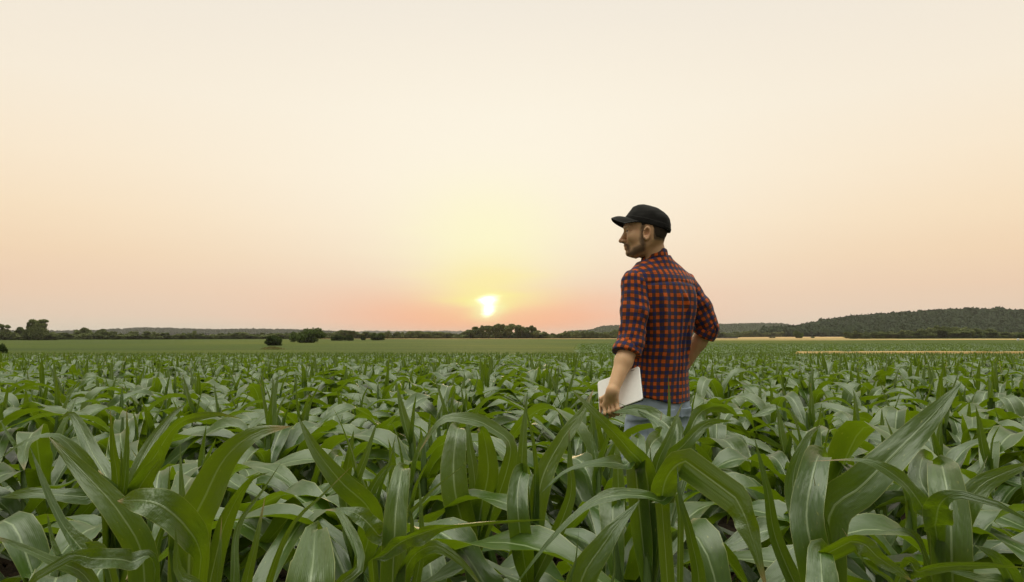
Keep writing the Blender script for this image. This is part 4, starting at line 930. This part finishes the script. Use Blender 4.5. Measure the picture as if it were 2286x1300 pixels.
  ([(1815, 1240, 1.26), (1800, 1150, 1.28), (1815, 1060, 1.32), (1828, 1018, 1.40), (1845, 1026, 1.56)], 72, 0, False),
  ([(1738, 1220, 1.4), (1712, 1090, 1.4), (1683, 972, 1.42)], 44, 10, True),
  ([(1800, 1200, 1.36), (1770, 1080, 1.4), (1800, 980, 1.42), (1835, 948, 1.42)], 50, 5, False),
  ([(1850, 1200, 1.3), (1826, 1120, 1.3), (1816, 1060, 1.3)], 24, 10, True),
  ([(1870, 1210, 1.36), (1905, 1110, 1.36), (1935, 1020, 1.36)], 32, 0, True)]),
 ('maize plant with a curled pale leaf tip beside the long wavy bottom leaf', 1835, 1.0, [
  ([(1838, 1345, .90), (1834, 1285, .93), (1832, 1232, .98), (1840, 1240, 1.10)], 78, 0, False),
  ([(1840, 1340, 1.02), (1838, 1235, .98), (1900, 1208, .95), (1965, 1248, .93), (2040, 1300, .92)], 42, [10, 30, 30, 15, 0], False),
  ([(2000, 1340, 1.02), (1930, 1255, 1.0), (1880, 1180, 1.02)], 26, 10, True),
  ([(1990, 1340, .98), (2060, 1275, .96), (2165, 1262, .96), (2300, 1268, .98)], 36, [10, 40, 50, 40], False)]),
 ('maize plant with a smooth upright tongue-shaped leaf near the right edge', 2110, 1.3, [
  ([(2125, 1260, 1.20), (2122, 1150, 1.22), (2108, 1065, 1.28), (2102, 1038, 1.36), (2096, 1050, 1.52)], 78, 0, False),
  ([(2100, 1260, 1.22), (2090, 1160, 1.18), (2120, 1108, 1.14), (2195, 1112, 1.1), (2310, 1170, 1.08)], 60, [40, 20, -10, -15, -10], False),
  ([(2130, 1200, 1.3), (2180, 1095, 1.3), (2240, 1058, 1.3), (2320, 1030, 1.32)], 62, 10, False),
  ([(2085, 1190, 1.26), (2058, 1130, 1.22), (2005, 1068, 1.2), (1925, 1028, 1.2), (1808, 1030, 1.22)], 42, [10, 25, 40, 50, 55], False),
  ([(2060, 1230, 1.3), (2020, 1185, 1.28), (1968, 1188, 1.26)], 28, 45, False),
  ([(2090, 1150, 1.28), (2055, 1075, 1.32), (2060, 1022, 1.40), (2080, 1030, 1.55)], 54, 5, False)]),
 ('maize plant with cut-off leaves half out of frame at the lower right corner', 2275, 1.15, [
  ([(2270, 1330, 1.15), (2230, 1250, 1.12), (2170, 1215, 1.1)], 50, 20, False),
  ([(2285, 1330, 1.15), (2300, 1230, 1.15), (2320, 1150, 1.15)], 40, 10, True),
  ([(2260, 1330, 1.15), (2180, 1290, 1.1), (2100, 1270, 1.08)], 40, 30, False)]),
]
hr = np.random.default_rng(77)
for lab, px, D, leaves in HERO:
    p = P(px, HORIZON, D); gz = float(terrain(p[0], D)); t = thing('corn_plant', lab, 'corn plant', (p[0], D, gz), 'corn plants in the crop')
    off = np.array([p[0], D, gz]); foot = (p[0], D)
    for pts, wpx, roll, spike in leaves:
        V, F, U = shaped_leaf(pts, wpx, roll, spike, foot, hr); obj('leaf', mesh_np('leaf', V-off, F, U), M_LEAF, t)
    st, lv = plant_parts(int(hr.integers(9999)), 16, 5)
    obj('stalk', mesh_np('stalk', *st), M_STALK, t)
    for q in lv[:4]: obj('leaf', mesh_np('leaf', *q), M_LEAF, t)
    
# the next plants back, each a thing of its own: copies share their meshes
inview = np.abs(SP[:, 0]) < .80*SP[:, 1]+.25
IND = SP[inview][:285]; lim = float(np.hypot(IND[-1, 0], IND[-1, 1]))
rest = SP[~(inview & (np.hypot(SP[:, 0], SP[:, 1]) <= lim+1e-6))]
BANDS = [(0, 2.15, 'front rank'), (2.15, 2.6, 'second rank'), (2.6, 3.0, 'third rank')]
def ordinal(i): return ORD[i] if i < 20 else ORD[19]
labels = {}
for lo, hi, nm in BANDS:
    ii = [i for i in range(len(IND)) if lo <= IND[i, 1] < hi]; ii.sort(key=lambda i: IND[i, 0]/IND[i, 1])
    for k, i in enumerate(ii):
        if k < 20: labels[i] = '%s leafy maize plant from the left in the %s behind the big close-up leaves' % (ORD[k], nm)
crg2 = np.random.default_rng(5)
base_things = {}
for i, (x, y) in enumerate(IND):
    k = int(crg2.integers(NV)); st, lv = PROTO[k]
    lb = labels.get(i)
    if lb is None:
        side = 'left of the man' if x < .215*y-.25 else ('right of the man' if x > .215*y+.3 else 'around the man')
        lb, g = 'green maize plant in the dense middle rows %s' % side, 'middle-row maize plants '+side
    else: g = 'maize plants of the front ranks'
    t = thing('corn_plant', lb, 'corn plant', (x, y, float(terrain(x, y))), g)
    s = float(crg2.uniform(.84, 1.10)); t.scale = (s*1.14, s*1.14, s*float(crg2.uniform(.95, 1.05))); t.rotation_euler = (float(crg2.normal(0, .04)), float(crg2.normal(0, .04)), float(crg2.uniform(0, 6.283)))
    if k not in base_things:
        base_things[k] = [obj('stalk', st, M_STALK, t)]+[obj('leaf', q, M_LEAF, t) for q in lv]
    else:
        for src in base_things[k]:
            c = src.copy(); C.objects.link(c); c.parent = t
# the rest of the field as one mass, simpler with distance
def crop_mass(pts, nseg, nc, skip, nvar, seed, thick=1.0):
    rg = np.random.default_rng(seed); Vs, Fs, Us, Rs, n0 = [], [], [], [], 0
    which = rg.integers(nvar, size=len(pts))
    for k in range(nvar):
        st, lv = plant_parts(seed*100+k, nseg, nc, skip); V, F, U = merge(lv); rn = np.concatenate([np.full(len(q[0]), rg.random()) for q in lv])
        q = pts[which == k]; m = len(q)
        if not m: continue
        a = rg.uniform(0, 6.283, m); s = rg.uniform(.86, 1.1, m); ca, sa = np.cos(a)*s*thick, np.sin(a)*s*thick
        W_ = np.empty((m, len(V), 3)); W_[..., 0] = V[None, :, 0]*ca[:, None]-V[None, :, 1]*sa[:, None]+q[:, 0:1]
        W_[..., 1] = V[None, :, 0]*sa[:, None]+V[None, :, 1]*ca[:, None]+q[:, 1:2]
        W_[..., 2] = V[None, :, 2]*s[:, None]+terrain(q[:, 0], q[:, 1])[:, None]
        Vs.append(W_.reshape(-1, 3)); Fs.append((F[None]+(np.arange(m)*len(V))[:, None, None]).reshape(-1, 4)+n0)
        Us.append(np.tile(U, (m, 1))); Rs.append((rn[None]+rg.random((m, 1))).ravel()); n0 += m*len(V)
    return np.concatenate(Vs), np.concatenate(Fs), np.concatenate(Us), np.concatenate(Rs)
rd = rest[:, 1]
A = crop_mass(rest[rd < 22], 9, 3, 1, 14, 31, 1.14); B = crop_mass(rest[(rd >= 22) & (crg2.random(len(rest)) < .72)], 5, 3, 3, 8, 32, 1.3)
V = np.concatenate([A[0], B[0]]); F = np.concatenate([A[1], B[1]+len(A[0])]); U = np.concatenate([A[2], B[2]]); RR = np.concatenate([A[3], B[3]])
o = obj('corn_crop', mesh_np('corn_crop', V, F, U, {'rnd': RR % 1.0}), M_LEAF); o['kind'] = 'stuff'
# the second maize field beyond the yellow strip, right of the man and behind him
x2 = rng.uniform(-60, 130, 26000); y2 = rng.uniform(66, 150, 26000); k2 = (x2 > .10*y2) & (x2 < .82*y2); q2 = np.stack([x2, y2], -1)[k2]
Cc = crop_mass(q2, 4, 3, 5, 5, 33, 1.5); o = obj('corn_crop', mesh_np('corn_crop', Cc[0], Cc[1], Cc[2], {'rnd': Cc[3] % 1.0}), M_LEAF); o['kind'] = 'stuff'
# soil crumbs
n = 1400; cx = rng.uniform(-4, 4, n); cy = rng.uniform(1.5, 6, n); sz = rng.uniform(.008, .032, n)
ico = np.array([(0, 0, 1), (1, 0, .1), (0, 1, 0), (-1, .1, 0), (0, -1, .1), (.1, 0, -1)], float); icf = np.array([(0, 1, 2), (0, 2, 3), (0, 3, 4), (0, 4, 1), (5, 2, 1), (5, 3, 2), (5, 4, 3), (5, 1, 4)])
V = ico[None]*sz[:, None, None]*rng.uniform(.7, 1.3, (n, 6, 1))+np.stack([cx, cy, terrain(cx, cy)], -1)[:, None]; F = icf[None]+(np.arange(n)*6)[:, None, None]
o = obj('soil_clods', mesh_np('soil_clods', V.reshape(-1, 3), F.reshape(-1, 3)), M_SOIL); o['kind'] = 'stuff'
# ------------------------------------------------------------------ the evening air
hb = np.array([(x, y, z) for z in (-8., 75.) for y in (-320., 9300.) for x in (-9300., 9300.)])
hz = obj('haze', mesh_np('haze', hb, np.array([(0, 2, 3, 1), (4, 5, 7, 6), (0, 1, 5, 4), (2, 6, 7, 3), (0, 4, 6, 2), (1, 3, 7, 5)]), smooth=False))
hm_ = bpy.data.materials.new('haze'); hm_.use_nodes = True; ht = NT(hm_.node_tree); ht.n.clear()
pv = ht.node('ShaderNodeVolumePrincipled'); pv.inputs['Color'].default_value = (.95, .93, .92, 1); pv.inputs['Density'].default_value = .00007; pv.inputs['Anisotropy'].default_value = .2
ht.put(ht.node('ShaderNodeOutputMaterial').inputs['Volume'], pv.outputs[0]); hz.data.materials.append(hm_); hz['kind'] = 'stuff'
